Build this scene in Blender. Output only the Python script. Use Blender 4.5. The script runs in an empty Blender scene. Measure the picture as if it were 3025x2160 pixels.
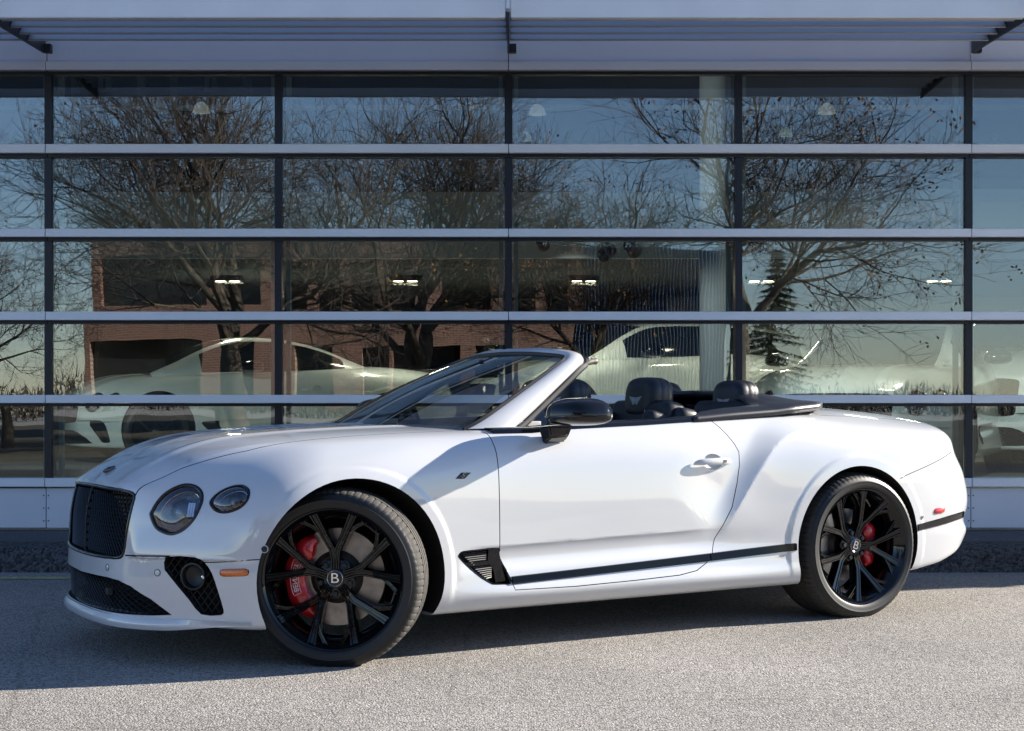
import bpy, bmesh, math, random
import numpy as np
from math import sin, cos, pi, radians, sqrt, atan2
from mathutils import Vector, Matrix

S = bpy.context.scene
COL = S.collection
random.seed(7)
rng = np.random.default_rng(11)

# ------------------------------------------------------------------ camera
cam = bpy.data.cameras.new("camera"); camo = bpy.data.objects.new("camera", cam); COL.objects.link(camo)
camo.location = (0, 0, 1.0968); camo.rotation_euler = (radians(90), 0, 0)
cam.sensor_width = 36; cam.lens = 4448.3 / 3025 * 36; cam.shift_y = 109.0 / 3025
cam.clip_start = .05; cam.clip_end = 2000
S.camera = camo
S.render.resolution_x = 1024; S.render.resolution_y = 731

# ------------------------------------------------------------------ light
SUN_AZ = radians(18.5)      # behind the facade plane, from the right
SUN_EL = radians(22.5)
sd_ = Vector((cos(SUN_AZ) * cos(SUN_EL), sin(SUN_AZ) * cos(SUN_EL), sin(SUN_EL)))
sun = bpy.data.lights.new("sun", 'SUN'); suno = bpy.data.objects.new("sun", sun); COL.objects.link(suno)
suno.rotation_euler = sd_.to_track_quat('Z', 'Y').to_euler()
sun.energy = 5.0; sun.angle = radians(.53); sun.color = (1.0, .92, .80)
W = bpy.data.worlds.new("World"); S.world = W; W.use_nodes = True
wn = W.node_tree.nodes; wl = W.node_tree.links
sky = wn.new('ShaderNodeTexSky'); sky.sky_type = 'NISHITA'; sky.sun_disc = False
sky.sun_elevation = SUN_EL; sky.sun_rotation = pi / 2 - SUN_AZ
sky.air_density = 1.0; sky.dust_density = .1; sky.ozone_density = 3.0
wb = wn.new('ShaderNodeMix'); wb.data_type = 'RGBA'; wb.blend_type = 'MULTIPLY'; wb.inputs[0].default_value = 1; wb.inputs[7].default_value = (.99, .995, 1.11, 1)   # camera white balance
wl.new(sky.outputs[0], wb.inputs[6]); wl.new(wb.outputs[2], wn['Background'].inputs[0]); wn['Background'].inputs[1].default_value = .071
S.view_settings.view_transform = 'Standard'; S.view_settings.look = 'None'
S.view_settings.gamma = 1; S.view_settings.use_curve_mapping = False
S.view_settings.exposure = 1.44
S.cycles.max_bounces = 10; S.cycles.transparent_max_bounces = 16; S.cycles.glossy_bounces = 6
S.cycles.caustics_reflective = False; S.cycles.caustics_refractive = False
S.cycles.sample_clamp_indirect = 6

# ------------------------------------------------------------------ materials
MATS = {}
def mat(name, col=(.5, .5, .5), rough=.5, metal=0., coat=0., coat_rough=.03, spec=.5, noise=None, bump=None,
        emit=None, trans=0., ior=1.5, ramp=None):
    """principled material; noise=(scale,amount) tints the base colour, bump=(scale,strength,distance)"""
    if name in MATS: return MATS[name]
    m = bpy.data.materials.new(name); m.use_nodes = True
    nt = m.node_tree; N = nt.nodes; Lk = nt.links; b = N['Principled BSDF']
    b.inputs['Base Color'].default_value = (*col, 1); b.inputs['Roughness'].default_value = rough
    b.inputs['Metallic'].default_value = metal; b.inputs['Coat Weight'].default_value = coat
    b.inputs['Coat Roughness'].default_value = coat_rough; b.inputs['Specular IOR Level'].default_value = spec
    b.inputs['Coat IOR'].default_value = 1.8 if name == 'paint' else 1.5
    b.inputs['Transmission Weight'].default_value = trans; b.inputs['IOR'].default_value = ior
    if emit:
        b.inputs['Emission Color'].default_value = (*emit[:3], 1); b.inputs['Emission Strength'].default_value = emit[3]
    if noise or bump:
        tc = N.new('ShaderNodeTexCoord')
    if noise:
        nz = N.new('ShaderNodeTexNoise'); nz.inputs['Scale'].default_value = noise[0]; nz.inputs['Detail'].default_value = 6
        Lk.new(tc.outputs['Object'], nz.inputs['Vector'])
        mx = N.new('ShaderNodeMix'); mx.data_type = 'RGBA'; mx.blend_type = 'MULTIPLY'
        mr = N.new('ShaderNodeMapRange'); mr.inputs[1].default_value = .3; mr.inputs[2].default_value = .7
        mr.inputs[3].default_value = 1 - noise[1]; mr.inputs[4].default_value = 1 + noise[1] * .4
        Lk.new(nz.outputs[0], mr.inputs[0]); mx.inputs[0].default_value = 1
        mx.inputs[6].default_value = (*col, 1); Lk.new(mr.outputs[0], mx.inputs[7])
        Lk.new(mx.outputs[2], b.inputs['Base Color'])
    if bump:
        nb = N.new('ShaderNodeTexNoise'); nb.inputs['Scale'].default_value = bump[0]; nb.inputs['Detail'].default_value = 5
        Lk.new(tc.outputs['Object'], nb.inputs['Vector'])
        bp = N.new('ShaderNodeBump'); bp.inputs['Strength'].default_value = bump[1]; bp.inputs['Distance'].default_value = bump[2]
        Lk.new(nb.outputs[0], bp.inputs['Height']); Lk.new(bp.outputs[0], b.inputs['Normal'])
    MATS[name] = m
    return m

mat('paint', (.575, .585, .60), .30, 0, 1.0, .012, noise=(3, .015))
mat('gloss_black', (.004, .004, .005), .3, 0, 1.0, .008, spec=0.)
mat('trim_black', (.004, .004, .006), .35, 0, .45, .01, spec=0.)
mat('satin_black', (.012, .012, .013), .42)
mat('plastic_black', (.014, .014, .015), .6, bump=(900, .1, .001))
mat('well_black', (.006, .006, .006), .95)
mat('rubber', (.009, .009, .0095), .5, noise=(40, .35), bump=(300, .15, .001))
mat('tread', (.050, .046, .042), .85, noise=(60, .4))
mat('disc', (.34, .31, .29), .32, .9, bump=(90, .25, .0006), noise=(18, .35))
mat('disc_hat', (.05, .045, .04), .5, .6)
mat('caliper_red', (.55, .006, .012), .28, 0, .8, .05)
mat('chrome', (.75, .75, .77), .08, 1.)
mat('silver_thread', (.55, .56, .60), .45, .3)
mat('leather', (.006, .007, .012), .42, bump=(500, .25, .0008))
mat('leather_light', (.55, .53, .50), .5, bump=(500, .2, .0008))
mat('cloth', (.012, .013, .02), .9, bump=(900, .3, .001))
mat('orange_lens', (.8, .17, .01), .12, 0, 1., .01, noise=(260, .5))
mat('red_lens', (.55, .01, .012), .12, 0, 1., .01)
mat('seal', (.13, .115, .10), .55, noise=(30, .4))
mat('white_print', (.8, .8, .8), .4)

def glass_mat(name, tint=(.9, .95, .93), refl=1.0, ior=1.5, rough=0.0, wave=0.):
    if name in MATS: return MATS[name]
    m = bpy.data.materials.new(name); m.use_nodes = True; nt = m.node_tree; N = nt.nodes; Lk = nt.links
    N.remove(N['Principled BSDF']); out = N['Material Output']
    t = N.new('ShaderNodeBsdfTransparent'); t.inputs[0].default_value = (*tint, 1)
    g = N.new('ShaderNodeBsdfGlossy'); g.inputs['Roughness'].default_value = rough
    fr = N.new('ShaderNodeFresnel'); ge = N.new('ShaderNodeNewGeometry'); mi_ = N.new('ShaderNodeMath'); mi_.operation = 'MULTIPLY_ADD'; mi_.inputs[1].default_value = 1 / ior - ior; mi_.inputs[2].default_value = ior
    Lk.new(ge.outputs['Backfacing'], mi_.inputs[0]); Lk.new(mi_.outputs[0], fr.inputs[0])   # thin sheet: same Fresnel from both faces
    mu = N.new('ShaderNodeMath'); mu.operation = 'MULTIPLY'; mu.use_clamp = True; mu.inputs[1].default_value = refl
    if wave:     # slight roller waviness of the panes
        tc = N.new('ShaderNodeTexCoord'); nz = N.new('ShaderNodeTexNoise'); nz.inputs['Scale'].default_value = 2.2; nz.inputs['Detail'].default_value = 1; Lk.new(tc.outputs['Object'], nz.inputs['Vector'])
        bp = N.new('ShaderNodeBump'); bp.inputs['Strength'].default_value = 1.; bp.inputs['Distance'].default_value = wave; Lk.new(nz.outputs[0], bp.inputs['Height']); Lk.new(bp.outputs[0], g.inputs['Normal'])
    mx = N.new('ShaderNodeMixShader'); Lk.new(fr.outputs[0], mu.inputs[0]); Lk.new(mu.outputs[0], mx.inputs[0])
    Lk.new(t.outputs[0], mx.inputs[1]); Lk.new(g.outputs[0], mx.inputs[2]); Lk.new(mx.outputs[0], out.inputs[0])
    MATS[name] = m; return m
glass_mat('car_glass', (.60, .65, .65), 1.5)
glass_mat('lens_clear', (.85, .88, .93), 3.2)

# ------------------------------------------------------------------ object helpers
def M(m): return MATS[m] if isinstance(m, str) else m
def link(name, me, m=None, parent=None, loc=None, rot=None):
    o = bpy.data.objects.new(name, me); COL.objects.link(o)
    if m is not None and me is not None and len(me.materials) == 0: me.materials.append(M(m))
    if parent is not None: o.parent = parent
    if loc is not None: o.location = loc
    if rot is not None: o.rotation_euler = rot
    return o
def mesh(name, V, F, smooth=False, sharp=None):
    me = bpy.data.meshes.new(name); me.from_pydata([tuple(v) for v in V], [], [tuple(f) for f in F]); me.update()
    if smooth: shade(me, sharp or 40)
    return me
def shade(me, ang=40):
    me.polygons.foreach_set('use_smooth', [True] * len(me.polygons))
    me.set_sharp_from_angle(angle=radians(ang)); me.update()
def tag(o, label=None, cat=None, group=None, kind=None):
    if label: o['label'] = label
    if cat: o['category'] = cat
    if group: o['group'] = group
    if kind: o['kind'] = kind
    return o
def empty(name, loc=(0, 0, 0), rotz=0, parent=None):
    o = bpy.data.objects.new(name, None); COL.objects.link(o); o.location = loc; o.rotation_euler = (0, 0, rotz)
    o.empty_display_size = .1
    if parent: o.parent = parent
    return o
def bm_mesh(name, bm, ang=None):
    me = bpy.data.meshes.new(name); bmesh.ops.recalc_face_normals(bm, faces=bm.faces); bm.to_mesh(me); bm.free()
    if ang: shade(me, ang)
    return me
def add_box(bm, c, s, rz=0, mtx=None):
    m = Matrix.Translation(c) @ Matrix.Rotation(rz, 4, 'Z') @ Matrix.Diagonal((*s, 1))
    if mtx is not None: m = mtx @ m
    return bmesh.ops.create_cube(bm, size=1, matrix=m)['verts']
def box_mesh(name, s, bevel=0., segs=2):
    bm = bmesh.new(); add_box(bm, (0, 0, 0), s)
    if bevel: bmesh.ops.bevel(bm, geom=bm.edges[:], offset=bevel, segments=segs, affect='EDGES', profile=.6)
    return bm_mesh(name, bm, 40 if bevel else None)
def tube(pts, rad, n=8, caps=True):
    """verts/faces of a tube along pts; rad scalar or list"""
    pts = [Vector(p) for p in pts]; V = []; F = []; k = len(pts)
    rad = rad if hasattr(rad, '__len__') else [rad] * k
    prev = None
    for i, p in enumerate(pts):
        d = (pts[min(i + 1, k - 1)] - pts[max(i - 1, 0)]).normalized()
        if prev is None:
            a = d.cross(Vector((0, 0, 1)));
            if a.length < .05: a = d.cross(Vector((1, 0, 0)))
            a.normalize()
        else:
            a = (prev - d * prev.dot(d)).normalized()
        prev = a; b = d.cross(a)
        for j in range(n):
            t = 2 * pi * j / n; V.append(p + (a * cos(t) + b * sin(t)) * rad[i])
    for i in range(k - 1):
        for j in range(n):
            F.append((i * n + j, i * n + (j + 1) % n, (i + 1) * n + (j + 1) % n, (i + 1) * n + j))
    if caps: F.append(tuple(range(n - 1, -1, -1))); F.append(tuple((k - 1) * n + j for j in range(n)))
    return V, F
def lathe(prof, n=48, axis='Y', close=False, a0=0., a1=2 * pi):
    """prof: (r, h) -> verts around local axis Y"""
    V = []; F = []; k = len(prof); full = abs(a1 - a0 - 2 * pi) < 1e-6; m = n if full else n + 1
    for i in range(m):
        t = a0 + (a1 - a0) * i / n
        for r, h in prof: V.append((r * cos(t), h, r * sin(t)))
    for i in range(n):
        i2 = (i + 1) % m
        for j in range(k - 1 + (1 if close else 0)):
            j2 = (j + 1) % k
            F.append((i * k + j, i * k + j2, i2 * k + j2, i2 * k + j))
    return V, F
def extrude_poly(poly, d0, d1, fn):
    """poly 2D list, fn(a,b,d) -> 3D. closed prism"""
    n = len(poly); V = [fn(a, b, d0) for a, b in poly] + [fn(a, b, d1) for a, b in poly]
    F = [tuple(range(n)), tuple(range(2 * n - 1, n - 1, -1))] + [(i, n + i, n + (i + 1) % n, (i + 1) % n) for i in range(n)]
    return V, F
def smooth_poly(pts, n=8, closed=True):
    """catmull-rom resample"""
    P = [Vector(p) for p in pts]; k = len(P); out = []
    for i in range(k if closed else k - 1):
        if closed: a, b, c, d = P[i - 1], P[i], P[(i + 1) % k], P[(i + 2) % k]
        else: a, b, c, d = P[max(i - 1, 0)], P[i], P[i + 1], P[min(i + 2, k - 1)]
        for j in range(n):
            t = j / n
            out.append(.5 * ((2 * b) + (c - a) * t + (2 * a - 5 * b + 4 * c - d) * t * t + (3 * b - a - 3 * c + d) * t ** 3))
    if not closed: out.append(P[-1])
    return out
def join_vf(parts):
    V = []; F = []
    for v, f in parts:
        o = len(V); V += list(v); F += [tuple(i + o for i in q) for q in f]
    return V, F
def text_mesh(txt, size, depth=.001):
    c = bpy.data.curves.new('txt', 'FONT'); c.body = txt; c.size = size; c.extrude = depth; c.align_x = 'CENTER'; c.align_y = 'CENTER'
    o = bpy.data.objects.new('txt', c); COL.objects.link(o)
    dg = bpy.context.evaluated_depsgraph_get(); me = bpy.data.meshes.new_from_object(o.evaluated_get(dg))
    bpy.data.objects.remove(o); return me
def sstep(t, a=0., b=1.):
    t = np.clip((t - a) / (b - a), 0, 1); return t * t * (3 - 2 * t)
# ================================================================== MAIN CAR : body surface
# local frame: x to the rear (front axle = 0), y' outward on the camera side (stored as -Y), z up
def nat_spline(xk, xe):
    """matrix B (len(xe) x len(xk)) evaluating the natural cubic spline"""
    xk = np.asarray(xk, float); n = len(xk); h = np.diff(xk)
    A = np.zeros((n, n)); R = np.zeros((n, n)); A[0, 0] = A[-1, -1] = 1
    for i in range(1, n - 1):
        A[i, i - 1] = h[i - 1]; A[i, i] = 2 * (h[i - 1] + h[i]); A[i, i + 1] = h[i]
        R[i, i - 1] = 6 / h[i - 1]; R[i, i] = -6 / h[i - 1] - 6 / h[i]; R[i, i + 1] = 6 / h[i]
    Mm = np.linalg.solve(A, R)
    xe = np.clip(np.asarray(xe, float), xk[0], xk[-1]); i = np.clip(np.searchsorted(xk, xe) - 1, 0, n - 2)
    hi = h[i]; a = (xk[i + 1] - xe) / hi; b = (xe - xk[i]) / hi
    B = np.zeros((len(xe), n)); r = np.arange(len(xe)); B[r, i] += a; B[r, i + 1] += b
    B += ((a ** 3 - a) * hi ** 2 / 6)[:, None] * Mm[i] + ((b ** 3 - b) * hi ** 2 / 6)[:, None] * Mm[i + 1]
    return B
HG = .0115; HT = HG / 2
X0, X1, Z0, Z1, Y1 = -1.0, 4.05, .10, 1.16, 1.08
NX = int((X1 - X0) / HG) + 1; NZ = int((Z1 - Z0) / HG) + 1; NYH = int(Y1 / HG) + 1
tx = X0 + HT * np.arange(2 * NX - 1); tz = Z0 + HT * np.arange(2 * NZ - 1); ty = HT * np.arange(2 * NYH - 1)

# ---- side half-width Y(x,z)
zk = [.10, .19, .262, .30, .345, .41, .475, .60, .74, .86, .95, 1.05, 1.16]
xk = [-1.0, -.35, 0., .45, .72, 1.2, 1.75, 2.05, 2.4, 2.85, 3.3, 3.6, 4.05]
SD = [[.87, .93, .945, .947, .948, .950, .952, .955, .952, .930, .89, .84, .78],
      [.87, .93, .945, .947, .948, .950, .952, .955, .952, .930, .89, .84, .78],
      [.88, .94, .962, .966, .968, .970, .973, .976, .972, .948, .905, .85, .79],
      [.88, .945, .972, .972, .970, .967, .966, .967, .963, .945, .905, .85, .79],
      [.88, .945, .984, .974, .967, .962, .961, .960, .955, .939, .905, .86, .80],
      [.88, .945, .986, .975, .966, .959, .957, .957, .951, .936, .905, .865, .82],
      [.88, .945, .986, .975, .966, .958, .956, .956, .950, .935, .903, .865, .82],
      [.88, .945, .986, .974, .966, .955, .956, .956, .950, .935, .902, .865, .82],
      [.89, .95, .984, .980, .977, .974, .974, .974, .968, .950, .915, .87, .82],
      [.90, .955, .980, .984, .986, .988, .990, .990, .985, .965, .93, .88, .83],
      [.89, .94, .962, .967, .970, .972, .974, .975, .970, .952, .92, .875, .83],
      [.87, .91, .93, .935, .94, .944, .947, .948, .944, .93, .90, .86, .82],
      [.85, .88, .90, .905, .91, .915, .92, .92, .917, .905, .88, .84, .80]]
TY = nat_spline(xk, tx) @ np.array(SD) @ nat_spline(zk, tz).T
XX, ZZ = np.meshgrid(tx, tz, indexing='ij')
# haunch crease (signed distance to a polyline; positive = inside the rear wing)
hc = np.array([(1.90, .40), (1.955, .46), (2.025, .554), (2.108, .663), (2.208, .79), (2.286, .872), (2.366, .925), (2.446, .953), (2.562, .968), (2.70, .972), (2.95, .966), (3.3, .952), (3.7, .92)])
hc = np.array([tuple(p) for p in smooth_poly([(a, b, 0) for a, b in hc], 6, closed=False)])[:, :2]
best = np.full(XX.shape, 9.); side_ = np.zeros(XX.shape); along = np.zeros(XX.shape)
acc = 0.
for (ax, az), (bx_, bz_) in zip(hc[:-1], hc[1:]):
    ex, ez = bx_ - ax, bz_ - az; L2 = ex * ex + ez * ez
    t = np.clip(((XX - ax) * ex + (ZZ - az) * ez) / L2, 0, 1)
    dx, dz = XX - ax - t * ex, ZZ - az - t * ez; d = np.sqrt(dx * dx + dz * dz)
    cr_ = (ex * (ZZ - az) - ez * (XX - ax)) / sqrt(L2)   # >0 left/above
    m = d < best; best = np.where(m, d, best); side_ = np.where(m, -np.sign(cr_), side_)
    along = np.where(m, acc + t * sqrt(L2), along); acc += sqrt(L2)
sdh = best * side_
fade = sstep(along, 0., .28) * (1 - .75 * sstep(along, .75, 1.3))
s_ = np.clip(-sdh / .115, 0, 1)
inside = .011 * np.exp(-np.clip(sdh, 0, 9) / .16)
outside = .011 - .046 * sstep(s_, -.9, 1.) + .046 * sstep(0., -.9, 1.)
outside = outside * (1 - sstep(-sdh, .09, .44))
TY += fade * np.where(sdh >= 0, inside, outside)
# sharp lower door crease
zc_ = .464 + .028 * (XX - .72) / 1.2; t_ = zc_ - ZZ
TY -= np.where(t_ > 0, .021 * (1 - np.exp(-np.clip(t_, 0, 9) / .030)) * (1 - sstep(t_, .055, .125)), 0) * sstep(XX, .50, .66) * (1 - sstep(XX, 1.6, 2.1))
# wheel arch flare bands
WF = (.02, .365); WR = (2.825, .362)
for (wx, wz), ro in ((WF, .468), (WR, .472)):
    r = np.sqrt((XX - wx) ** 2 + (ZZ - wz) ** 2)
    TY += .006 * (1 - sstep(r, ro - .016, ro + .008)) * sstep(ZZ, .2, .34)
# ---- top Z(x,y)
yk = [0, .3, .5, .62, .74, .84, .92, 1.0, 1.09]
xt = [-1.0, -.85, -.80, -.70, -.60, -.50, -.35, -.15, .05, .30, .55, .75, 1.3, 1.85, 2.4, 2.85, 3.2, 3.5, 3.7, 3.85, 4.05]
ZT = [[.56, .555, .52, .47, .42, .37, .32, .27, .2],
      [.705, .70, .665, .62, .56, .50, .45, .40, .34],
      [.748, .743, .705, .67, .615, .56, .51, .46, .40],
      [.815, .808, .765, .735, .69, .635, .585, .53, .47],
      [.868, .860, .828, .800, .755, .70, .64, .58, .51],
      [.908, .900, .875, .850, .808, .755, .695, .63, .55],
      [.946, .939, .921, .903, .868, .818, .758, .69, .60],
      [.965, .960, .950, .939, .915, .872, .812, .74, .65],
      [.978, .974, .965, .957, .939, .903, .848, .78, .69],
      [.989, .985, .977, .970, .957, .929, .880, .81, .72],
      [.995, .992, .985, .978, .967, .945, .902, .84, .75],
      [.998, .996, .990, .984, .976, .962, .930, .88, .80],
      [1.01, 1.01, 1.005, 1.0, .998, .992, .960, .92, .85],
      [1.03, 1.03, 1.025, 1.02, 1.018, 1.012, .975, .93, .86],
      [1.065, 1.062, 1.06, 1.055, 1.046, 1.026, .978, .93, .86],
      [1.082, 1.08, 1.073, 1.06, 1.035, 1.0, .955, .90, .83],
      [1.062, 1.06, 1.052, 1.037, 1.012, .980, .938, .885, .82],
      [1.032, 1.03, 1.022, 1.008, .985, .957, .920, .87, .81],
      [1.003, 1.0, .992, .980, .960, .935, .90, .85, .79],
      [.972, .97, .963, .952, .934, .908, .87, .82, .76],
      [.92, .92, .91, .90, .88, .85, .81, .76, .70]]
TZ = nat_spline(xt, tx) @ np.array(ZT) @ nat_spline(yk, ty).T
# hood centre ridge
XY, YY = np.meshgrid(tx, ty, indexing='ij')
TZ += .006 * np.exp(-(YY / .03) ** 2) * sstep(XY, -.8, -.6) * (1 - sstep(XY, .45, .6))
TZ += .007 * np.exp(-((YY - (.30 + .10 * (XY + .75))) / .035) ** 2) * sstep(XY, -.75, -.55) * (1 - sstep(XY, .45, .6))
# ---- nose X(y,z)
YZ, ZY = np.meshgrid(ty, tz, indexing='ij')
pn = nat_spline([0, .2, .35, .47, .55, .66, .75, .84, .90, .95, 1.0, 1.09], ty) @ np.array([-.862, -.855, -.836, -.797, -.748, -.655, -.575, -.488, -.428, -.368, -.285, -.10])
ln = nat_spline([.10, .17, .25, .35, .445, .58, .66, .72, .76, .85, 1.0, 1.16], tz) @ np.array([.03, .012, .004, .002, .008, .012, .024, .040, .058, .12, .28, .5])
TN = pn[:, None] + ln[None, :] * (1 + .9 * sstep(YZ, .45, .75) * sstep(ZY, .55, .72))
ledge = np.where(ZY > .455, 1 - sstep(ZY, .462, .60), sstep(ZY, .448, .458))
TN -= .020 * ledge * sstep(YZ, .46, .54) * (1 - sstep(YZ, .80, .93))
TN += .012 * (1 - sstep(ZY, .25, .45)) * sstep(YZ, .5, .7)
# ---- tail X(y,z)
pt = nat_spline([0, .3, .5, .65, .75, .8, .87, .92, .96, 1.0, 1.09], ty) @ np.array([3.945, 3.935, 3.908, 3.862, 3.812, 3.778, 3.705, 3.62, 3.50, 3.30, 2.7])
lt = nat_spline([.10, .30, .36, .405, .447, .50, .65, .73, .82, .88, .94, 1.0, 1.16], tz) @ np.array([-.2, -.05, -.012, .004, -.016, .0, .0, -.03, -.085, -.108, -.15, -.22, -.5])
TT = pt[:, None] + lt[None, :]
# ---- underside Z(x)
TB = np.interp(tx, [-1, -.38, .4, 2.4, 3.25, 3.45, 3.62, 3.76, 3.95, 4.05], [.19, .168, .178, .186, .215, .24, .28, .335, .36, .36])
# gradient normalisation
def gn(T, h): 
    a, b = np.gradient(T, h); return 1 / np.sqrt(1 + a * a + b * b)
TABS = {'Y': (TY, X0, Z0), 'Z': (TZ, X0, 0.), 'N': (TN, 0., Z0), 'T': (TT, 0., Z0)}
TABS.update({'Yg': (gn(TY, HT), X0, Z0), 'Zg': (gn(TZ, HT), X0, 0.), 'Ng': (gn(TN, HT), 0., Z0), 'Tg': (gn(TT, HT), 0., Z0)})
def look(k, a, b):
    T, a0, b0 = TABS[k]; u = np.clip((a - a0) / HT, 1, T.shape[0] - 2.001); v = np.clip((b - b0) / HT, 1, T.shape[1] - 2.001)
    i = u.astype(int); j = v.astype(int); fu = u - i; fv = v - j
    i = np.clip(i, 1, T.shape[0] - 3); j = np.clip(j, 1, T.shape[1] - 3)
    def wts(f): return (-.5 * f + f * f - .5 * f ** 3, 1 - 2.5 * f * f + 1.5 * f ** 3, .5 * f + 2 * f * f - 1.5 * f ** 3, -.5 * f * f + .5 * f ** 3)
    wu, wv = wts(fu), wts(fv); r = 0.
    for p in range(4):
        for q in range(4): r = r + wu[p] * wv[q] * T[i + p - 1, j + q - 1]
    return r
def smax(a, b, k):
    h = np.clip(k - np.abs(a - b), 0, None) / k; return np.maximum(a, b) + h * h * k * .25
def combine(fy, fz, fn, ft, fb, y):
    f = smax(fy, fz, .05)
    kn = .012 + .05 * sstep(y, .46, .70)
    f = smax(f, fn, kn); f = smax(f, ft, .06); return smax(f, fb, .03)
def Fbody(x, y, z):
    y = np.abs(y)
    return combine((y - look('Y', x, z)) * look('Yg', x, z), (z - look('Z', x, y)) * look('Zg', x, y),
                   (look('N', y, z) - x) * look('Ng', y, z), (x - look('T', y, z)) * look('Tg', y, z), np.interp(x, tx, TB) - z, y)
def grad(p, e=.0015):
    x, y, z = p.T
    n = len(x); xx = np.concatenate([x + e, x - e, x, x, x, x]); yy = np.concatenate([y, y, y + e, y - e, y, y]); zz = np.concatenate([z, z, z, z, z + e, z - e])
    v = Fbody(xx, yy, zz).reshape(6, n); return np.stack([v[0] - v[1], v[2] - v[3], v[4] - v[5]], 1) / (2 * e)
def yside_exact(x, z):
    y = look('Y', x, z)
    for _ in range(9): y = np.clip(y - Fbody(x, y, z), 0, 1.06)
    return y
def xnose_exact(y, z):
    x = look('N', y, z)
    for _ in range(12): x = np.clip(x + .8 * Fbody(x, y, z), -1, .4)
    return x
def bil(T, u, v):
    u = np.clip(np.atleast_1d(np.asarray(u, float)), 0, T.shape[0] - 1.001); v = np.clip(np.atleast_1d(np.asarray(v, float)), 0, T.shape[1] - 1.001)
    i = u.astype(int); j = v.astype(int); f = u - i; g = v - j
    return T[i, j] * (1 - f) * (1 - g) + T[i + 1, j] * f * (1 - g) + T[i, j + 1] * (1 - f) * g + T[i + 1, j + 1] * f * g
gx_ = np.arange(-.5, 3.80, .012); gz_ = np.arange(.19, 1.08, .010); gy_ = np.arange(0, .97, .010); gw_ = np.arange(.14, .82, .008)
YS = yside_exact(*[q.ravel() for q in np.meshgrid(gx_, gz_, indexing='ij')]).reshape(len(gx_), len(gz_))
XN = xnose_exact(*[q.ravel() for q in np.meshgrid(gy_, gw_, indexing='ij')]).reshape(len(gy_), len(gw_))
def yside(x, z): return bil(YS, (np.asarray(x) - gx_[0]) / .012, (np.asarray(z) - gz_[0]) / .010)
def xnose(y, z): return bil(XN, np.asarray(y) / .010, (np.asarray(z) - gw_[0]) / .008)
def build_body_mesh():
    Y2 = TY[::2, ::2]; Z2 = TZ[::2, ::2]; N2 = TN[::2, ::2]; T2 = TT[::2, ::2]
    gy = TABS['Yg'][0][::2, ::2]; gz = TABS['Zg'][0][::2, ::2]; gnn = TABS['Ng'][0][::2, ::2]; gt = TABS['Tg'][0][::2, ::2]
    x = tx[::2][:, None, None]; y = ty[::2][None, :, None]; z = tz[::2][None, None, :]
    Fh = combine((y - Y2[:, None, :]) * gy[:, None, :], (z - Z2[:, :, None]) * gz[:, :, None], (N2[None] - x) * gnn[None], (x - T2[None]) * gt[None], TB[::2][:, None, None] - z, y)
    Fg = np.concatenate([Fh[:, :0:-1], Fh], 1)
    nyt = Fg.shape[1]; ins = Fg < 0
    # surface nets
    c = np.zeros((NX - 1, nyt - 1, NZ - 1), int)
    for a in (0, 1):
        for b in (0, 1):
            for d in (0, 1): c += ins[a:NX - 1 + a, b:nyt - 1 + b, d:NZ - 1 + d]
    act = (c > 0) & (c < 8); idx = -np.ones(act.shape, int); I, J, K = np.nonzero(act); idx[I, J, K] = np.arange(len(I))
    acc = np.zeros((len(I), 3)); cnt = np.zeros(len(I))
    cor = [(a, b, d) for a in (0, 1) for b in (0, 1) for d in (0, 1)]
    for p in cor:
        for ax in range(3):
            if p[ax]: continue
            q = list(p); q[ax] = 1
            fa = Fg[I + p[0], J + p[1], K + p[2]]; fb = Fg[I + q[0], J + q[1], K + q[2]]; m = (fa < 0) != (fb < 0)
            t = np.where(m, fa / np.where(m, fa - fb, 1), 0); pos = np.tile(np.array(p, float), (len(I), 1)); pos[:, ax] = t
            acc[m] += pos[m]; cnt[m] += 1
    P = acc / cnt[:, None] + np.stack([I, J, K], 1); P = P * HG + np.array([X0, -(NYH - 1) * HG, Z0])
    for _ in range(2):
        f = Fbody(*P.T); g = grad(P); P -= np.clip(f / np.maximum((g * g).sum(1), .2), -.006, .006)[:, None] * g
    quads = []
    for ax in range(3):
        u, v = [(1, 2), (2, 0), (0, 1)][ax]
        sl0 = [slice(None)] * 3; sl1 = [slice(None)] * 3; sl0[ax] = slice(0, -1); sl1[ax] = slice(1, None)
        a = ins[tuple(sl0)]; b = ins[tuple(sl1)]; e = np.nonzero(a != b); e = np.stack(e, 1)
        ok = (e[:, u] > 0) & (e[:, v] > 0); ok &= (e[:, u] < ins.shape[u] - 1) & (e[:, v] < ins.shape[v] - 1); e = e[ok]
        fl = a[tuple(e.T)]
        def cell(du, dv):
            q = e.copy(); q[:, u] += du; q[:, v] += dv; return idx[tuple(q.T)]
        q = np.stack([cell(-1, -1), cell(0, -1), cell(0, 0), cell(-1, 0)], 1); q[~fl] = q[~fl][:, ::-1]; quads.append(q)
    Q = np.concatenate(quads)
    P[:, 1] *= -1; Q = Q[:, ::-1]          # near side to -Y
    me = bpy.data.meshes.new('body'); me.vertices.add(len(P)); me.vertices.foreach_set('co', P.ravel())
    me.loops.add(Q.size); me.loops.foreach_set('vertex_index', Q.ravel().astype(np.int32)); me.polygons.add(len(Q))
    me.polygons.foreach_set('loop_start', np.arange(0, Q.size, 4, dtype=np.int32)); me.polygons.foreach_set('loop_total', np.full(len(Q), 4, np.int32))
    me.update(); me.validate(); return me
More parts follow.
